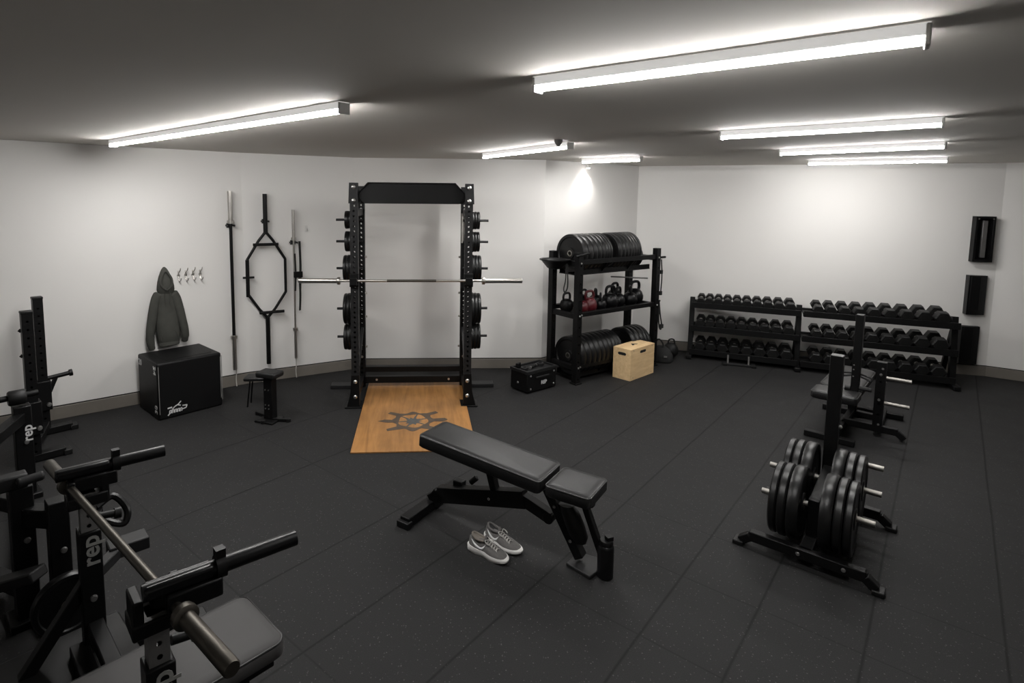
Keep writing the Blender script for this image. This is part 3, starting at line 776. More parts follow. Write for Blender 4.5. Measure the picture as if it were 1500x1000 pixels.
run(.05, .76, 10, ZB1+.002, SD/2-.02, .225, 'plates in the left group on the bottom of the storage rack', 'bottom left group', [.09, .085, .08, .08, .075, .075, .065, .06, .05, .05])
run(.95, 1.30, 5, ZB1+.002, SD/2-.02, .225, 'plates in the right group on the bottom of the storage rack', 'bottom right group', [.09, .08, .07, .06, .05])
p = w2(SO, SZ, .86, SD/2)
plate((p[0], p[1], .20-.145+.11), SZ, .110, .05, 'small black plate between the two groups on the bottom tier of the storage rack', 'small plates low on the storage rack')

def kettlebell(x, y, z, s, rz, mb_, mh, label, base=SO, bz=SZ, group='kettlebells on the storage rack'):
    p = w2(base, bz, x, y); t = thing('kettlebell', label, 'kettlebell', (p[0], p[1], z), bz+rz, group)
    b = MB(); b.lathe([(0, 0), (.055*s, 0), (.080*s, .022*s), (.098*s, .065*s), (.098*s, .10*s), (.082*s, .145*s), (.055*s, .175*s), (0, .185*s)], (0,0,0), (0,0,1), 24); b.build('bell', mb_, t)
    b = MB(); b.tube(bez([(-.060*s, 0, .155*s), (-.072*s, 0, .20*s), (-.062*s, 0, .245*s), (-.03*s, 0, .262*s), (.03*s, 0, .262*s), (.062*s, 0, .245*s), (.072*s, 0, .20*s), (.060*s, 0, .155*s)], 5), .0165*s, 10); b.build('handle', mh, t)
    return t
KZ = .80-.02+.007
kt = [(.10, .28, .78, .1, 'black', 'black', 'small black kettlebell behind the left front post of the storage rack'),
      (.19, .12, .74, .5, 'red', 'black', 'red-bodied kettlebell with black handle, leftmost of the red two'),
      (.31, .12, .88, .0, 'red', 'red', 'red kettlebell with red handle on the middle shelf'),
      (.40, .30, .82, .2, 'blackgloss', 'black', 'black kettlebell standing behind and right of the red one'),
      (.50, .12, .72, .7, 'blackgloss', 'black', 'small black kettlebell in front, just right of the red one'),
      (.60, .29, .80, .9, 'blackgloss', 'black', 'black kettlebell in the back row below the middle of the shelf'),
      (.68, .13, .98, .0, 'blackgloss', 'black', 'large black kettlebell in front at the middle of the shelf'),
      (.86, .16, .86, .3, 'blackgloss', 'black', 'black kettlebell in front, second from the right end'),
      (.97, .31, .95, .2, 'blackgloss', 'black', 'black kettlebell in the back row, second from the right end'),
      (1.06, .14, .86, .8, 'blackgloss', 'black', 'black kettlebell in front near the right end, handle turned'),
      (1.21, .19, 1.02, .0, 'blackgloss', 'black', 'largest black kettlebell at the right end of the middle shelf')]
for x, y, s, rz, a, b_, lab in kt: kettlebell(x, y, KZ, s*1.06, rz, a, b_, lab)
# chalk bowl on a bracket at the left rear post
p = w2(SO, SZ, -.06, .34)
t = thing('chalk_bowl', 'black chalk bowl fixed at the left end of the storage rack', 'chalk bowl', (1.10, 6.46, 1.325), SZ)
mb = MB(); mb.washer([(.02, .0), (.085, .0), (.155, .085), (.175, .092), (.175, .102), (.15, .098), (.08, .012), (.02, .012)], (0,0,0), (0,0,1), 28); mb.cyl((0,0,.001), (0,0,.011), .022, 12); mb.build('bowl', 'black', t)
mb = MB(); mb.cyl((.05, .06, .0), (.16, .17, -.04), .014, 10); mb.box((.0, .0, -.006), (.10, .10, .012)); mb.build('bracket', 'black', t)
# band hanging at the left end, attachments hanging at the right end
p = w2(SO, SZ, .10, -.05)
mb = MB(); mb.tube(bez([(0, 0, 1.38), (-.015, -.01, 1.20), (-.04, -.012, 1.10), (-.02, -.012, 1.06), (.02, -.01, 1.12), (.018, -.005, 1.30), (.012, 0, 1.38)], 6), .008, 6); 
o = mb.build('resistance_band', 'fabric', None, loc=(*w2(SO, SZ, -.10, .10), 0), rot=(0,0,SZ)); tag(o, 'black loop band hanging by the chalk bowl', 'band')
mb = MB(); mb.tube(bez([(0, 0, 1.36), (.01, -.01, 1.15), (.0, -.01, .95)], 6), .008, 6); mb.box((.0, -.01, 1.20), (.03, .02, .05)); mb.box((0, -.01, .93), (.035, .02, .05))
o = mb.build('hanging_attachment', 'fabric', None, loc=(*w2(SO, SZ, SL+.09, -.005), 0), rot=(0,0,SZ)); tag(o, 'black cable attachment hanging from the upper peg at the right end of the storage rack', 'attachment')
mb = MB(); mb.tube(bez([(0, 0, .82), (.02, -.01, .65), (.055, -.01, .52), (.04, -.01, .46), (.01, -.01, .50), (-.01, -.01, .62), (0, 0, .82)], 6), .009, 6); mb.tube(bez([(.0, 0, .82), (-.03, -.012, .60), (-.03, -.012, .40)], 5), .006, 6)
mb.box((.05, -.01, .50), (.05, .03, .05))
o = mb.build('strap_bundle', 'fabric', None, loc=(*w2(SO, SZ, SL+.075, -.01), 0), rot=(0,0,SZ)); tag(o, 'bundle of dark straps hanging low at the right end of the storage rack', 'straps')
# bag and kettlebells on floor right of the rack
t = thing('gym_bag', 'slumped black bag on the floor right of the storage rack', 'bag', (2.69, 7.33, 0), R(-20))
mb = MB(); mb.ell_loft([((0,0,0), .12, .11), ((0,0,.02), .135, .12), ((0,0,.09), .13, .115), ((-.01,0,.15), .105, .09), ((-.02,0,.19), .07, .06), ((-.02,0,.205), .035, .03)], 20, p=2.5); mb.build('bag_body', 'fabric', t, ang=80)
mb = MB(); mb.tube(bez([(-.07, -.04, .16), (-.09, -.05, .25), (-.05, -.05, .30), (.0, -.05, .25), (.01, -.04, .17)], 6), .010, 8); mb.build('strap', 'fabric', t)
mb = MB(); mb.box((.04, -.118, .09), (.04, .02, .02)); mb.build('buckle', 'zinc', t)
t = thing('medicine_ball', 'dark grey ball leaning on the black bag by the right wall', 'ball', (2.86, 7.50, 0), 0)
mb = MB(); mb.lathe([(0, 0), (.045, .009), (.08, .037), (.099, .074), (.102, .105), (.09, .15), (.062, .187), (.03, .205), (0, .208)], (0,0,0), (0,0,1), 24); mb.build('ball_cover', 'rubber', t)
mb = MB(); mb.tube(bez([(-.045, -.02, .185), (-.03, -.02, .25), (.03, -.02, .25), (.045, -.02, .185)], 6), .010, 8); mb.build('handle', 'charcoal', t)

# ------------------------------------------------------------------ wooden jump box
ax = math.atan2(6.889-6.53, 2.427-2.024)
t = thing('wooden_jump_box', 'plywood jump box with hand holes in front of the storage rack', 'jump box', (2.010, 6.465, 0), ax)
WL, WD, WH = .525, .235, .372
mb = MB(); mb.box((WL/2, WD/2, WH/2), (WL, WD, WH)); mb.build('panels', 'ply', t, bevel=.002)
def slot(cx, cz, L, hgt): return [(cx+(L/2-hgt/2)*s + hgt/2*math.cos(a)*1, cz + hgt/2*math.sin(a)) for s, aa in ((1, (-90, -45, 0, 45, 90)), (-1, (90, 135, 180, 225, 270))) for a in [R(q) for q in aa]]
mb = MB(); mb.prism(slot(WL*.50, WH-.055, .13, .032), (0, -.0008, 0), (1,0,0), (0,0,1), (0, .0006, 0)); mb.build('hand_hole', 'hole', t, smooth=False)
mb = MB(); mb.prism(slot(WD*.5, WH-.065, .11, .034), (-.0008, 0, 0), (0,1,0), (0,0,1), (.0006, 0, 0)); mb.build('hand_hole', 'hole', t, smooth=False)
mb = MB(); mb.prism([(.21, .11), (.27, .17), (.33, .11), (.29, .105), (.27, .13), (.25, .105)], (0, 0, WH+.0002), (1,0,0), (0,1,0), (0,0,.0006)); mb.build('hand_hole', 'hole', t, smooth=False)
mb = MB()
for x, z in ((.06, .03), (WL-.06, .03), (.06, WH-.02), (WL-.06, WH-.02)): mb.cyl((x, -.0009, z), (x, .001, z), .006, 8)
mb.build('screws', 'grey', t)

# ------------------------------------------------------------------ dumbbell racks and dumbbells
DO = (3.157, 7.591); DZ = math.atan2(6.382-7.591, 5.678-3.157); DL = 2.796; DM = 1.252
_db = {}
def db_parts(r):
    k = round(r, 3)
    if k not in _db:
        hl = .060 + r*.70; gl = .068
        hd = MB()
        def ring(x, q): return [V((x, q*math.cos(PI/3*j), q*math.sin(PI/3*j))) for j in range(6)]
        hd.ring_loft([ring(-hl/2, r*.86), ring(-hl/2+.009, r), ring(hl/2-.009, r), ring(hl/2, r*.86)])
        hd.cyl((hl/2, 0, 0), (hl/2+.002, 0, 0), r*.52, 20)
        g = MB(); g.lathe([(0, -gl), (.0135, -gl), (.0125, -gl*.6), (.0150, 0), (.0125, gl*.6), (.0135, gl), (0, gl)], (0,0,0), (1,0,0), 14)
        g.cyl((gl-.006, 0, 0), (gl+.004, 0, 0), .024, 14); g.cyl((-gl+.006, 0, 0), (-gl-.004, 0, 0), .024, 14)
        _db[k] = (hd.mesh('head', 'rubber', ang=25), g.mesh('handle', 'steel'), gl + hl/2)
    return _db[k]
def dumbbell(x, y, z, r, tilt, label, group):
    hd, g, off = db_parts(r); p = w2(DO, DZ, x, y)
    t = thing('dumbbell', label, 'dumbbell', (p[0], p[1], z), 0, group)
    t.rotation_euler = (Euler((0, 0, DZ - PI/2)).to_matrix() @ Euler((0, tilt, 0)).to_matrix()).to_euler()
    link('handle', g, t); link('head', hd, t, (off, 0, 0)); link('head', hd, t, (-off, 0, 0), (0, 0, PI))
    return t
TIL = R(5)
def db_rack(x0, x1, label, hl, hr, shared_left=False):
    t = thing('dumbbell_rack', label, 'dumbbell rack', (*w2(DO, DZ, x0, 0), 0), DZ, 'three-tier dumbbell racks')
    L = x1-x0
    xs = [L] if shared_left else [0, L]
    for i, x in enumerate(xs):
        b = MB(); b.bar((x, .0, .03), (x, .10, .80), .06, .075, up=(0,1,0)); b.build('post', 'black', t, bevel=.004)
        b = MB(); b.bar((x, -.20, .03), (x, .36, .03), .07, .05); b.build('foot', 'black', t, bevel=.008)
        b = MB(); b.bar((x, .36, .05), (x, .12, .62), .05, .05, up=(0,1,0)); b.build('rear_brace', 'black', t, bevel=.004)
    for z in TIERS:
        b = MB(); c, s = math.cos(TIL), math.sin(TIL); a0 = .032 if shared_left else 0
        # shelf: sloping tray with front lip
        for yy, zz, w, h in ((-.13, -.020, .05, .045), (.13, .0, .05, .04)):
            b.bar((a0, .06+yy, z+zz), (L, .06+yy, z+zz), w, h)
        b.bar((a0, -.125, z-.004), (L, -.125, z-.004), .02, .075)
        b.bar((a0, .06, z-.012), (L, .06, z-.012), .30, .012, up=(0, -s, c))
        b.build('shelf', 'black', t, bevel=.003)
    return t
TIERS = (.10, .42, .73)
db_rack(0, DM, 'left three-tier dumbbell rack against the right wall', .8, .75)
db_rack(DM, DL, 'right three-tier dumbbell rack, partly behind the plate trees', .75, .78, True)
rows = [  # tier, rack, number, r0, r1
    (2, 0, 10, .052, .064), (1, 0, 9, .064, .073), (0, 0, 8, .078, .088),
    (2, 1, 9, .062, .080), (1, 1, 9, .066, .086), (0, 1, 9, .088, .092)]
TN = ['bottom', 'middle', 'top']
for ti, rk, n, r0, r1 in rows:
    a, b = (.055, DM-.045) if rk == 0 else (DM+.12, DL-.075)
    rs = [r0 + (r1-r0)*k/(n-1) for k in range(n)]
    tot = sum(rs); x = a; W = b-a
    for k, r in enumerate(rs):
        w = W*r/tot; x += w/2
        yc = .055; z = TIERS[ti] + .012 + r*.866
        dumbbell(x, yc + random.uniform(-.006, .006), z, min(r, w/2*.985), TIL,
            '%s black hex dumbbell from the left on the %s tier of the %s dumbbell rack' % (ORD[k], TN[ti], ('left', 'right')[rk]), 'hex dumbbells on the racks')
        x += w/2
# low dolly frame in front of the racks
t = thing('pushup_stand', 'low dark floor frame with two short uprights in front of the left dumbbell rack', 'floor frame', (3.447, 7.185, 0), math.atan2(7.07-7.185, 3.753-3.447))
mb = MB(); mb.bar((0, 0, .016), (.33, 0, .016), .06, .026); mb.build('base_bar', 'charcoal', t, bevel=.006)
for x in (.035, .275):
    mb = MB(); mb.cyl((x, .0, .02), (x, .01, .13), .012, 10); mb.build('upright', 'zinc', t)
for x in (.0, .33):
    mb = MB(); mb.box((x, 0, .018), (.05, .12, .035)); mb.build('foot', 'rubber', t, bevel=.006)

# ------------------------------------------------------------------ wall boxes on the right wall
A5 = wallrot(5)
def wbox(x, y, z0, z1, kind, label):
    p = onwall(5, (x, y)); t = thing('wall_rack_bracket', label, 'wall bracket', (p[0], p[1], z0), A5, 'black brackets on the right wall')
    w = .195; h = z1-z0
    if kind == 0:
        b = MB(); b.box((0, -.004, h/2), (w, .008, h))
        for s in (-1, 1): b.box((s*(w/2-.012), -.045, h/2), (.024, .09, h))
        b.box((0, -.045, .015), (w-.04, .09, .03)); b.box((0, -.045, h-.015), (w-.04, .09, .03)); b.build('channel', 'black', t, bevel=.003)
        b = MB(); b.bar((.018, -.03, .05), (.018, -.03, h-.05), .05, .03, up=(0,1,0)); b.build('slide', 'zinc', t, bevel=.004)
        for x_ in (-.07, .07):
            b = MB(); b.cyl((x_, -.092, h-.03), (x_, -.096, h-.03), .008, 10); b.build('bolt', 'steel', t)
    else:
        b = MB(); b.prism([(-w/2, 0), (w/2, 0), (w/2, -.05), (.0, -.085), (-w/2, -.085)], (0, 0, 0), (1,0,0), (0,1,0), (0,0,h)); b.build('cover', 'blackgloss' if kind == 1 else 'black', t, bevel=.004)
        b = MB(); b.box((-.03, -.088, h*.55), (w*.5, .006, h*.86)); b.build('panel', 'black', t, bevel=.003)
        for x_ in (-.075, .02):
            b = MB(); b.cyl((x_, -.05, -.004), (x_, -.05, .004), .008, 10); b.build('bolt', 'zinc', t)
    return t
wbox(6.278, 6.86, 1.40, 1.945, 0, 'topmost black wall bracket at the right, an open channel')
wbox(6.27, 6.86, .757, 1.235, 1, 'middle of the three black wall brackets at the right')
wbox(6.243, 6.86, .145, .612, 2, 'lowest black wall bracket, just right of the dumbbell racks')

# ------------------------------------------------------------------ adjustable bench in the middle
bz = math.atan2(2.97-3.80, .55+.20)
def pad(name, c, L, W, T, parent, m, rot=None, pip=True, r=.028, m2='piping'):
    """upholstered pad with rounded corners, local x along its length."""
    n = 6; out = []
    for sx, sy, a0 in ((1, 1, 0), (-1, 1, 90), (-1, -1, 180), (1, -1, 270)):
        for k in range(n+1):
            a = R(a0 + 90*k/n); out.append((sx*(L/2-r) + r*math.cos(a), sy*(W/2-r) + r*math.sin(a)))
    b = MB(); rings = []
    for z, s in ((-T/2, .012), (-T/2+.012, .0), (T/2-.022, .0), (T/2-.008, .004), (T/2-.001, .014), (T/2+.003, .04)):
        rings.append([V((x*(1-s*2/L), y*(1-s*2/W), z)) for x, y in out])
    b.ring_loft(rings); o = b.build(name, m, parent, ang=50, loc=c, rot=rot)
    if pip:
        b = MB(); b.tube([(x*(1-.003*2/L), y*(1-.003*2/W), T/2-.010) for x, y in out], .0042, 6, closed=True); b.build('piping', m2, o)
    return o
mid_a = V((-.18, 3.83)); 
t = thing('adjustable_bench', 'black adjustable weight bench standing in the middle of the room', 'weight bench', (.20, 3.36, 0), R(-34.5))
BZ = R(-34.5)
# seat pad and back pad
pad('seat_pad', (.535, .085, .457), .275, .285, .074, t, 'vinyl')
pad('back_pad', (-.068, .085, .492), .885, .30, .088, t, 'vinyl', rot=(0, R(4.0), 0))
b = MB(); b.bar((-.40, .085, .487), (.36, .085, .435), .06, .035); b.bar((-.30, .085, .480), (-.20, .085, .477), .22, .02); b.bar((.2, .085, .44), (.3, .085, .435), .22, .02); b.build('back_support', 'black', t, bevel=.003)
b = MB(); b.bar((.43, .085, .42), (.64, .085, .42), .06, .04); b.bar((.50, .085, .425), (.56, .085, .425), .2, .02); b.build('seat_support', 'black', t, bevel=.003)
# main beam: foot rises to spine, spine to front leg
b = MB(); b.bar((-.50, .085, .06), (-.40, .085, .135), .08, .07, up=(0,1,0)); b.bar((-.43, .085, .12), (.215, .085, .288), .07, .105, up=(0,0,1)); b.build('spine', 'black', t, bevel=.005)
b = MB(); b.bar((.19, .085, .285), (.385, .085, .225), .06, .07); b.cyl((.375, .05, .228), (.375, .12, .228), .034, 16); b.build('spine_arm', 'black', t, bevel=.004)
b = MB(); b.bar((.36, .085, .405), (.575, .085, .05), .055, .065, up=(0,1,0)); b.build('front_leg', 'black', t, bevel=.004)
b = MB(); b.bar((.575, .085, .41), (.70, .085, .11), .035, .04, up=(0,1,0)); b.build('seat_strut', 'black', t, bevel=.003)
b = MB(); b.ell_loft([((.475, .085, .335), .045, .035), ((.50, .085, .30), .060, .045), ((.53, .085, .235), .062, .048), ((.555, .085, .175), .058, .045), ((.57, .085, .14), .035, .03)], 20); b.build('carry_grip', 'rubber', t)
b = MB(); b.bar((.0, .085, .26), (-.06, .085, .46), .045, .05, up=(0,1,0)); b.build('back_strut', 'black', t, bevel=.003)
b = MB(); b.bar((-.50, -.21, .035), (-.50, .36, .035), .075, .06); b.bar((-.475, .085, .05), (-.42, .085, .13), .10, .07, up=(0,1,0)); b.build('rear_foot', 'black', t, bevel=.006)
for y in (-.21, .36):
    b = MB(); b.box((-.50, y, .022), (.095, .05, .044)); b.build('rubber_cap', 'rubber', t, bevel=.006)
b = MB(); b.prism([(-.09, -.06), (.07, -.10), (.12, .10), (-.07, .08)], (.60, .085, .0), (1,0,0), (0,1,0), (0,0,.022)); b.build('front_foot', 'charcoal', t, bevel=.005)
b = MB(); b.cyl((.60, .085, .34), (.60, .155, .34), .010, 10); b.cyl((.60, .15, .34), (.60, .18, .34), .018, 10); b.build('adjuster_knob', 'black', t)
b = MB(); b.box((-.30, .12, .215), (.07, .06, .05)); b.cyl((-.24, .16, .22), (-.20, .18, .26), .02, 10); b.build('pivot_block', 'black', t, bevel=.006)
b = MB(); b.washer([(.0045, -.0005), (.0085, -.0005), (.0085, .0006), (.0045, .0006)], (-.03, .0495, .222), (0,1,0), 16); b.build('ring_mark', 'white', t)
for x, z in ((.415, .315), (.52, .14)):
    b = MB(); b.lathe([(0, -.008), (.009, -.007), (.011, 0), (0, 0)], (x, .057, z), (0,1,0), 10); b.build('bolt', 'zinc', t)

# bottle
t = thing('water_bottle', 'black drink bottle standing on the floor beside the front foot of the central bench', 'bottle', (.838, 3.005, 0), R(20))
mb = MB(); mb.lathe([(0, 0), (.038, 0), (.045, .006), (.045, .175), (.041, .188), (.036, .192), (0, .192)], (0,0,0), (0,0,1), 24); mb.build('flask', 'bottle', t)
mb = MB(); mb.lathe([(0, .192), (.039, .192), (.039, .208), (.034, .216), (0, .216)], (0,0,0), (0,0,1), 20); mb.box((.018, 0, .224), (.036, .034, .022)); mb.build('cap', 'black', t)

# trainers
def trainer(loc, rz, label, lining, mirror=1):
    t = thing('running_shoe', label, 'shoe', (*loc, 0), rz, 'pair of grey running shoes')
    L = .262
    def width(u):   # u 0 heel .. 1 toe -> left / right half widths
        w = .030 + .012*math.sin(min(u, .25)/.25*PI/2) + .007*math.exp(-((u-.68)/.16)**2) - .006*math.exp(-((u-.42)/.12)**2)
        if u > .80: w *= math.sqrt(max(0, 1-((u-.80)/.205)**2))
        if u < .10: w *= math.sqrt(max(0, 1-((.10-u)/.105)**2))
        return max(w, .002)
    def cy(u): return mirror*(.010*math.sin(u*PI*.9) - .006*u)
    us = [0, .006, .018, .036, .06, .09, .13, .18, .24, .3, .36, .42, .48, .54, .6, .66, .72, .77, .81, .85, .89, .92, .95, .972, .988, .997, 1.0]
    n = 18
    # sole
    b = MB(); lower, mid_, upper_ = [], [], []
    left = [(u*L, cy(u)+width(u)) for u in us]; right = [(u*L, cy(u)-width(u)) for u in reversed(us)]
    out = left + right
    def rim(s, zf): return [V((L/2 + (x-L/2)*s, y*s, zf(x/L))) for x, y in out]
    b.ring_loft([rim(.95, lambda u: .0 + .010*max(0, u-.75)/.25 + .006*max(0, .08-u)/.08), rim(1.06, lambda u: .008 + .008*max(0, u-.75)/.25), rim(1.07, lambda u: .026 + .010*max(0, .3-u)/.3), rim(1.0, lambda u: .034 + .012*max(0, .3-u)/.3)])
    sole = b.build('sole', 'sole', t, ang=50)
    # upper
    def hgt(u):
        pts = ((0, .080), (.06, .090), (.15, .085), (.25, .079), (.34, .083), (.45, .083), (.58, .070), (.72, .056), (.86, .046), (.95, .037), (1, .028))
        for i in range(len(pts)-1):
            if pts[i][0] <= u <= pts[i+1][0]:
                f = (u-pts[i][0])/(pts[i+1][0]-pts[i][0]); return pts[i][1] + f*(pts[i+1][1]-pts[i][1])
        return .028
    b = MB(); rings = []
    for u in us[1:]:
        z0 = .028; h = hgt(u) - z0; w = width(u); r = []
        for k in range(n):
            a = PI*k/(n-1)
            yy = w*(abs(math.cos(a))**.75)*math.copysign(1, math.cos(a))
            narrow = 1 - .30*math.sin(a) if u < .5 else 1
            r.append(V((u*L, cy(u) + yy*narrow, z0 + max(h, .006)*math.sin(a)**.8)))
        rings.append(r)
    b.ring_loft(rings); upr = b.build('upper', 'shoe', t, ang=60)
    # collar rim and opening
    b = MB(); ell = [V((.066 + .047*math.cos(2*PI*k/28), cy(.25) + .024*math.sin(2*PI*k/28), .086 - .004*math.cos(2*PI*k/28) + .016*(math.cos(2*PI*k/28) < -.3)*(-math.cos(2*PI*k/28)-.3))) for k in range(28)]
    b.tube(ell, .007, 8, closed=True); b.build('collar', 'shoein' if lining == 'shoein' else 'shoe', upr)
    b = MB(); b.add([p + V((0,0,.001)) for p in ell] + [V((.066, cy(.25), .078))], [(k, (k+1) % 28, 28) for k in range(28)]); b.build('lining', lining, upr)
    b = MB(); b.tube([(.116, cy(.5)-.018, .084), (.116, cy(.5), .112), (.116, cy(.5)+.018, .084)], .010, 8, flat=.4); b.build('tongue', 'shoe', upr)
    b = MB()
    for k in range(5):
        x = .128 + k*.0155; z = hgt(x/L) + .002; w = .018
        b.tube(bez([(x-.004, cy(.5)-w, z-.006), (x, cy(.5), z+.004), (x+.006, cy(.5)+w, z-.006)], 4), .0034, 6)
        b.tube(bez([(x+.006, cy(.5)-w, z-.006), (x, cy(.5), z+.005), (x-.004, cy(.5)+w, z-.006)], 4), .0034, 6)
    for s in (-1, 1):
        b.tube(bez([(.128, cy(.5), .090), (.120, cy(.5)+s*.022, .096), (.135, cy(.5)+s*.030, .086), (.150, cy(.5)+s*.024, .080)], 5), .0030, 6)
    b.build('laces', 'lace', upr)
    for s in (-1, 1):      # tick mark on each side
        b = MB(); pts = []
        top = [(.045, .060), (.070, .046), (.092, .044), (.115, .056), (.128, .068)]; bot = [(.128, .068), (.112, .050), (.094, .038), (.070, .040)]
        def onside(x, z):
            u = x/L; w = width(u); h = hgt(u) - .028; q = max(0., min(1., (z-.028)/max(h, .01)))
            a = math.asin(q**(1/.8)); nar = 1 - .30*math.sin(a) if u < .5 else 1
            return V((x, cy(u) + s*(w*abs(math.cos(a))**.75*nar + .0014), z))
        poly = [onside(*p) for p in bez([(x, z, 0) for x, z in top], 4) for p in [(p.x, p.y)]]
        pol2 = [onside(*p) for p in bez([(x, z, 0) for x, z in reversed(bot)] + [(.128, .068, 0)], 4) for p in [(p.x, p.y)]]
        a_ = [onside(p.x, p.y) for p in bez([(.026, .076, 0), (.058, .061, 0), (.088, .051, 0), (.104, .053, 0), (.124, .071, 0)], 5)]
        c_ = [onside(p.x, p.y) for p in bez([(.026, .0755, 0), (.053, .053, 0), (.085, .038, 0), (.109, .040, 0), (.1245, .0705, 0)], 5)]
        n2 = len(a_); b.add(a_ + c_, [(k, k+1, n2+k+1, n2+k) for k in range(n2-1)])
        o = b.build('side_mark', 'white', upr); sm = o.modifiers.new('t', 'SOLIDIFY'); sm.thickness = .0012
    return t
trainer((.085, 3.262), math.atan2(3.105-3.255, .294-.09), 'nearer grey running shoe with white sole under the central bench', 'shoein', 1)
trainer((.192, 3.372), math.atan2(3.195-3.372, .378-.192), 'farther grey running shoe with black lining under the central bench', 'shoedark', -1)

# ------------------------------------------------------------------ plate tree in front
TO = (2.016, 3.109); TZ = R(49.1) - PI/2          # local y runs back along the tree, local x to its right
def foot_bar(b, x0, x1, y):
    b.bar((x0+.05, y, .075), (x1-.05, y, .075), .05, .06)
    for s, x in ((-1, x0), (1, x1)):
        b.bar((x - s*.055, y, .070), (x, y, .025), .05, .05)
t = thing('plate_tree', 'black plate tree loaded with big plates at the right front', 'plate tree', (*TO, 0), TZ)
for y in (0, .80):
    b = MB(); foot_bar(b, -.34, .34, y); b.build('foot_bar', 'black', t, bevel=.005)
    for s in (-1, 1):
        b = MB(); b.box((s*.35, y, .014), (.06, .075, .028)); b.build('rubber_foot', 'rubber', t, bevel=.006)
b = MB(); b.bar((0, 0, .075), (0, .80, .075), .07, .06); b.build('base_beam', 'black', t, bevel=.004)
for x in (-.03, .19):
    b = MB(); b.lathe([(0, -.008), (.009, -.007), (.012, 0), (0, 0)], (x, -.025, .075), (0,1,0), 12); b.build('bolt', 'zinc', t)
b = MB(); b.bar((0, .74, .10), (0, .74, 1.10), .075, .075, up=(0,1,0)); b.build('post', 'black', t, bevel=.004)
b = MB(); b.bar((0, .22, .10), (0, .22, .32), .06, .06, up=(0,1,0)); b.bar((0, .22, .29), (0, .74, .33), .055, .055); b.build('short_post', 'black', t, bevel=.004)
b = MB(); b.lathe([(0, 0), (.012, 0), (.014, .01), (0, .02)], (.038, .74, .62), (1,0,0), 12); b.build('bolt', 'bolt', t)
for (y, z, xl, xr) in ((.22, .275, -.285, .30), (.56, .315, -.315, .30), (.74, .41, -.05, .29)):
    for s, L_ in ((-1, xl), (1, xr)):
        if abs(L_) < .1: continue
        b = MB(); b.cyl((0, y, z), (L_, y, z), .0175, 14); b.build('peg', 'pegsteel', t)
for y, zc, who in ((.22, .275, 'front'), (.56, .315, 'rear')):
    for s, sd in ((-1, 'left'), (1, 'right')):
        x = .045
        for q, th in enumerate((.062, .045, .040)):
            x += th/2 + .006
            p = w2(TO, TZ, s*x, y)
            plate((p[0], p[1], zc-.006), TZ, .222 - .004*q, th, '%s plate out from the post on the %s %s peg of the loaded plate tree' % (ORD[q], who, sd), 'plates on the loaded plate tree')
            x += th/2

# ------------------------------------------------------------------ second bench and storage stand behind
BO = (3.20, 4.72); BZ2 = R(46.5)
t = thing('incline_bench', 'black padded bench with a tall post rising from it, right of the loaded plate tree', 'weight bench', (*BO, 0), BZ2)
pad('seat_pad', (.13, 0, .435), .25, .34, .07, t, 'vinyl')
pad('back_pad', (.70, 0, .435), .86, .32, .07, t, 'vinyl', r=.09)
b = MB(); b.bar((.03, 0, .36), (1.05, 0, .36), .07, .06); b.build('spine', 'black', t, bevel=.004)
b = MB(); b.bar((.16, 0, .36), (.16, 0, .04), .07, .07, up=(0,1,0)); b.build('leg', 'black', t, bevel=.004)
b = MB(); b.bar((.98, 0, .36), (1.05, 0, .04), .07, .07, up=(0,1,0)); b.build('leg', 'black', t, bevel=.004)
b = MB(); b.bar((.16, -.16, .03), (.16, .22, .03), .06, .05); b.bar((.16, 0, .05), (1.05, 0, .05), .05, .05); b.build('base', 'black', t, bevel=.004)
b = MB(); b.bar((1.05, -.25, .03), (1.05, .25, .03), .06, .05); b.build('base', 'black', t, bevel=.004)
b = MB(); b.bar((.262, -.115, .36), (.262, -.115, 1.14), .07, .06, up=(0,1,0)); b.build('tall_post', 'black', t, bevel=.004)
b = MB(); b.tube(bez([(.262, -.085, .60), (.25, -.025, .585), (.24, .045, .58), (.26, .045, .60), (.27, -.025, .61), (.262, -.085, .62)], 5), .008, 8); b.build('handle', 'black', t)
b = MB(); b.tube(bez([(.262, -.145, .60), (.25, -.185, .59), (.24, -.225, .58), (.26, -.225, .60), (.27, -.185, .61), (.262, -.145, .62)], 5), .008, 8); b.build('handle', 'black', t)
b = MB(); b.cyl((.25, -.145, .50), (.25, -.235, .50), .018, 10); b.cyl((.235, -.085, .49), (.235, -.045, .49), .022, 10); b.build('knob', 'charcoal', t)
for z in (.66, .60, .70):
    b = MB(); b.cyl((.23, -.10, z), (.226, -.10, z), .006, 8); b.build('bolt', 'bolt', t)

S2 = (3.79, 4.97)
t = thing('peg_stand', 'short empty black storage stand with two chrome pegs beside the far bench', 'storage stand', (*S2, 0), TZ)
b = MB(); b.perforated((0, 0), .072, .072, .05, .685, pitch=.1, r=.009); b.build('post', 'black', t)
b = MB(); foot_bar(b, -.30, .20, 0); b.bar((0, 0, .06), (0, .62, .06), .06, .05); b.build('base', 'black', t, bevel=.004)
b = MB(); b.bar((-.22, .62, .03), (.16, .62, .03), .06, .05); b.build('base', 'black', t, bevel=.004)
for z in (.545, .315):
    b = MB(); b.cyl((.03, 0, z), (.215, 0, z), .0165, 14); b.build('peg', 'pegsteel', t)
    b = MB(); b.lathe([(0, -.006), (.010, -.005), (.012, 0), (0, 0)], (0, -.036, z+.03), (0,1,0), 10); b.build('bolt', 'bolt', t)
for z in (.63, .12):
    b = MB(); b.lathe([(0, -.006), (.008, -.005), (.010, 0), (0, 0)], (.01, -.036, z), (0,1,0), 10); b.build('bolt', 'bolt', t)

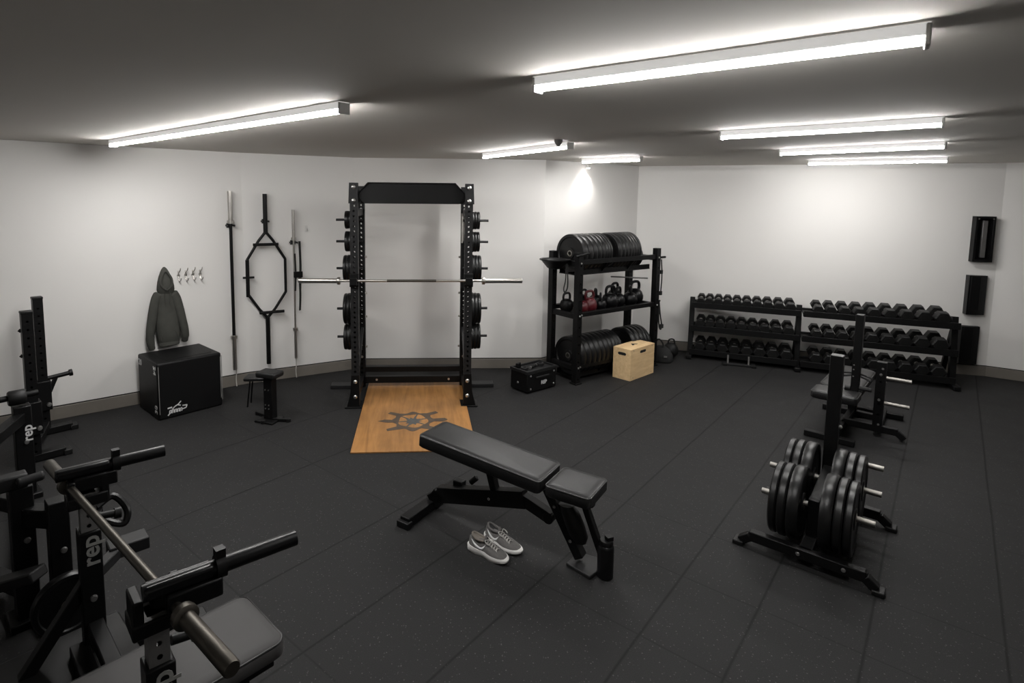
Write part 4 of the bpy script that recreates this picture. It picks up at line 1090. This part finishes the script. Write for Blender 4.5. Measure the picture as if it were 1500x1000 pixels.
# ------------------------------------------------------------------ left foreground: bench-press rack with bar and bench
XR = R(41)
def lw(o, x, y): return w2(o, XR, x, y)
U1 = V((-.93, 1.65)); U2 = V((-1.60, 2.35)); UM = (U1+U2)/2
dv = U2-U1; c_, s_ = math.cos(XR), math.sin(XR)
def tol(p): d = V(p)-UM; return (c_*d.x + s_*d.y, -s_*d.x + c_*d.y)
t = thing('bench_press_rack', 'black bench-press rack with two long arms at the left front', 'bench press rack', (UM.x, UM.y, 0), XR)
for U, a0, a1 in ((U1, (-.925, 1.575), (-.553, 1.865)), (U2, (-1.675, 2.275), (-1.350, 2.535))):
    ux, uy = tol(U)
    b = MB(); b.bar((ux, uy, .05), (ux, uy, .66), .085, .085, up=(0,1,0)); up_ = b.build('upright', 'black', t, bevel=.005)
    b = MB(); b.perforated((ux, uy), .060, .060, .60, .83, pitch=.045, r=.009, first=.04); b.build('inner_post', 'zinc', t)
    text('rep', .100, 'greyprint', up_, (ux, uy-.0432, .575), ((0,0,1), (-1,0,0)), bold=.02)
    b = MB(); b.lathe([(0, -.012), (.012, -.011), (.015, 0), (0, 0)], (ux, uy-.043, .36), (0,1,0), 12); b.build('bolt', 'zinc', t)
    # head block with bar hook
    b = MB(); b.box((ux-.055, uy, .84), (.03, .10, .12)); b.box((ux+.065, uy, .84), (.03, .10, .12)); b.box((ux, uy, .805), (.15, .11, .05)); b.build('bar_hook', 'black', t, bevel=.006)
    ax0, ay0 = tol(a0); ax1, ay1 = tol(a1)
    A = V((ax0, ay0, .93)); B = V((ax1, ay1, .93)); d = (B-A).normalized()
    b = MB(); b.tube([A, A+(B-A)*.995], .0255, 14); b.build('arm', 'blackgloss', t)
    b = MB(); b.bar(A + V((0,0,.002)), A+d*.20 + V((0,0,.002)), .052, .042); b.build('arm_saddle', 'blackgloss', t, bevel=.012, seg=3)
    b = MB(); b.washer([(.026, 0), (.036, 0), (.036, .03), (.026, .03)], A+d*.205, d, 18); b.box(A+d*.22+V((0, 0, .045)), (.03, .03, .03)); b.build('arm_clamp', 'black', t)
    b = MB(); b.bar(A+d*.06+V((0,0,-.05)), A+d*.22+V((0,0,-.05)), .07, .06); b.bar(V((ux, uy, .87)), A+d*.1+V((0,0,-.04)), .06, .05); b.build('arm_bracket', 'black', t, bevel=.006)
    b = MB(); b.cyl((ux+.04, uy, .70), (ux+.11, uy, .69), .016, 10); b.cyl((ux+.10, uy, .69), (ux+.125, uy, .688), .024, 12); b.build('adjuster_knob', 'black', t)
    # feet
    b = MB(); b.bar((ux-.35, uy, .035), (ux+.42, uy, .035), .07, .06); b.build('foot', 'black', t, bevel=.006)
    b = MB(); b.box((ux+.44, uy, .022), (.06, .085, .044)); b.build('rubber_cap', 'rubber', t, bevel=.006)
    b = MB(); b.bar((ux-.28, uy, .06), (ux-.02, uy, .42), .05, .05, up=(0,1,0)); b.build('brace', 'black', t, bevel=.004)
x1_, y1_ = tol(U1); x2_, y2_ = tol(U2)
b = MB(); b.bar((x1_-.06, y1_, .12), (x2_-.06, y2_, .12), .07, .07); b.build('cross_beam', 'black', t, bevel=.004)
b = MB(); b.bar((x1_-.0, y1_+.05, .23), (x2_-.0, y2_-.05, .23), .06, .06); b.build('cross_beam', 'black', t, bevel=.004)
q = tol((-1.60, 2.50))
b = MB(); b.tube(bez([(q[0]-.05, q[1], .69), (q[0]+.02, q[1]+.02, .71), (q[0]+.065, q[1]-.03, .655), (q[0]+.05, q[1]-.05, .60), (q[0]-.01, q[1]-.03, .62), (q[0]-.06, q[1]-.0, .66)], 6), .016, 8); b.bar((x2_+.02, y2_, .66), (q[0]-.04, q[1], .67), .03, .03); b.build('latch_handle', 'blackgloss', t)
q = tol((-1.56, 2.60))
b = MB(); b.box((q[0]-.02, q[1], .435), (.17, .10, .06)); b.bar((x2_, y2_, .43), (q[0]-.05, q[1], .43), .05, .05); b.build('side_step', 'charcoal', t, bevel=.006)

BA = V((-.580, 1.372, .873)); BB = V((-1.868, 2.505, .873)); bm_ = (BA+BB)/2
barbell('barbell', 'worn steel barbell lying across the bench-press rack at the left front', (BB-BA).length, .30, .0245, .0155, bm_, (0, 0, math.atan2(BB.y-BA.y, BB.x-BA.x)), ms='worn', mh='worn')

PBZ = R(46)
t = thing('flat_bench', 'flat bench with dusty grey pad under the bar of the bench-press rack', 'weight bench', (-.765, 2.135, 0), PBZ)
pad('pad', (-.50, 0, .40), 1.00, .355, .075, t, 'greyvinyl', r=.045, m2='vinyl')
b = MB(); b.box((-.13, 0, .335), (.20, .26, .055)); b.bar((-.06, 0, .325), (-.95, 0, .325), .08, .06); b.build('frame', 'black', t, bevel=.005)
for x in (-.12, -.88):
    b = MB(); b.bar((x, 0, .30), (x, 0, .04), .07, .07, up=(0,1,0)); b.build('leg', 'black', t, bevel=.004)
    b = MB(); b.bar((x, -.17, .03), (x, .17, .03), .065, .055); b.build('foot', 'black', t, bevel=.006)

# squat stand by the left wall
t = thing('squat_stand', 'pair of tall black perforated posts standing near the left wall', 'squat stand', (-3.335, 4.335, 0), R(46))
def tols(p):
    d = V(p)-V((-3.29, 4.34)); a = R(46); return (math.cos(a)*d.x+math.sin(a)*d.y, -math.sin(a)*d.x+math.cos(a)*d.y)
px2, py2 = tols((-3.579, 4.848))
for (x, y, h) in ((0, 0, 1.20), (px2, py2, 1.22)):
    b = MB(); b.perforated((x, y), .072, .072, .03, h, pitch=.065, r=.0085); b.build('post', 'black', t)
    b = MB(); b.box((x, y, h), (.078, .078, .02)); b.build('end_cap', 'rubber', t, bevel=.004)
    b = MB(); b.bar((x-.10, y, .035), (x+.20, y, .035), .075, .06); b.build('foot', 'black', t, bevel=.006)
    b = MB(); b.box((x+.21, y, .022), (.06, .095, .044)); b.build('rubber_cap', 'rubber', t, bevel=.006)
    b = MB(); b.box((x, y, .36), (.11, .11, .26)); b.build('sleeve', 'black', t, bevel=.005)
    b = MB(); b.lathe([(0, -.014), (.016, -.012), (.020, 0), (0, 0)], (x+.03, y-.056, .28), (0,1,0), 14); b.build('bolt', 'bolt', t)
b = MB(); b.cyl((px2+.04, py2, .50), (px2+.21, py2, .515), .019, 12); b.cyl((px2+.20, py2, .514), (px2+.225, py2, .516), .030, 14); b.bar((px2+.05, py2, .38), (px2+.10, py2, .50), .03, .03, up=(0,1,0)); b.build('side_peg', 'black', t)
b = MB(); b.bar((0, .04, .10), (px2, py2-.04, .10), .06, .06); b.build('cross_beam', 'black', t, bevel=.004)
for z in (1.06, .86):
    b = MB(); b.lathe([(0, 0), (.014, 0), (.016, .006), (0, .02)], (-.04, 0, z), (-1,0,0), 10); b.build('knob', 'rubber', t)

# dark lever machine behind the bench-press rack
t = thing('lever_machine', 'black lever machine crowded behind the bench-press rack at the left edge', 'weight machine', (-2.55, 3.2, 0), R(46))
def tolm(p):
    d = V(p)-V((-2.55, 3.2)); a = R(46); return (math.cos(a)*d.x+math.sin(a)*d.y, -math.sin(a)*d.x+math.cos(a)*d.y)
def mpost(p, z1, w, txt=False, name='upright'):
    x, y = tolm(p); b = MB(); b.bar((x, y, .04), (x, y, z1), w, w, up=(0,1,0)); o = b.build(name, 'black', t, bevel=.005)
    b = MB(); b.box((x, y, .02), (.16, .16, .04)); b.build('foot_plate', 'black', t, bevel=.006)
    b = MB(); b.lathe([(0, -.012), (.012, -.011), (.015, 0), (0, 0)], (x+.01, y-w/2, z1*.62), (0,1,0), 12); b.build('bolt', 'zinc', t)
    if txt: text('rep', .085, 'white', o, (x+.02, y-w/2-.001, z1-.19), ((0,0,1), (-1,0,0)), bold=.02)
    return x, y
pa = mpost((-3.00, 3.80), .66, .10, True)
pb = mpost((-1.93, 2.62), .64, .085)
pc = mpost((-2.12, 2.64), .70, .095)
pd = mpost((-2.75, 2.95), .62, .085)
b = MB(); b.bar((pa[0], pa[1], .58), (pd[0], pd[1], .58), .07, .07); b.bar((pb[0], pb[1], .55), (pc[0], pc[1], .55), .07, .09); b.bar((pc[0], pc[1], .60), (pd[0], pd[1], .52), .07, .07); b.bar((pb[0], pb[1], .10), (pd[0], pd[1], .10), .07, .07); b.build('frame_beam', 'black', t, bevel=.005)
b = MB(); b.bar((pa[0], pa[1], .12), (pc[0], pc[1], .12), .07, .07); b.build('frame_beam', 'black', t, bevel=.005)
b = MB(); b.cyl((pa[0]-.30, pa[1], .72), (pa[0]+.10, pa[1]+.007, .727), .02, 12); b.build('roller_axle', 'black', t)
for dx in (-.20, -.02):
    b = MB(); b.lathe([(0, -.05), (.045, -.05), (.052, -.04), (.052, .04), (.045, .05), (0, .05)], (pa[0]+dx, pa[1], .72), (1,0,0), 18); b.build('roller_pad', 'rubber', t)
b = MB(); b.box((pc[0]-.05, pc[1]-.02, .735), (.16, .07, .07)); b.cyl((pc[0]-.02, pc[1]-.07, .74), (pc[0]+.09, pc[1]-.07, .745), .022, 14); b.build('carriage', 'charcoal', t, bevel=.01)
b = MB(); b.bar((pd[0]-.15, pd[1]-.4, .12), (pb[0]-.1, pb[1]-.10, .36), .09, .05); b.build('lever_arm', 'charcoal', t, bevel=.008)
b = MB(); b.box((pb[0]-.20, pb[1]-.42, .06), (.75, .34, .10)); b.build('foot_platform', 'rubber', t, bevel=.01)
p = w2((-2.55, 3.2), R(46), pb[0]+.10, pb[1]-.06)
plate((-1.86, 2.56, .152), R(46)+PI/2, .15, .045, 'round black plate leaning low beside the lever machine', 'plates by the lever machine')

# ------------------------------------------------------------------ world and view
w = bpy.data.worlds.new('world'); SC.world = w; w.use_nodes = True
bg = w.node_tree.nodes['Background']; bg.inputs['Color'].default_value = (.02, .02, .02, 1); bg.inputs['Strength'].default_value = .0
SC.view_settings.view_transform = 'Standard'; SC.view_settings.look = 'None'
SC.view_settings.exposure = 0.; SC.view_settings.gamma = 1.; SC.view_settings.use_curve_mapping = False
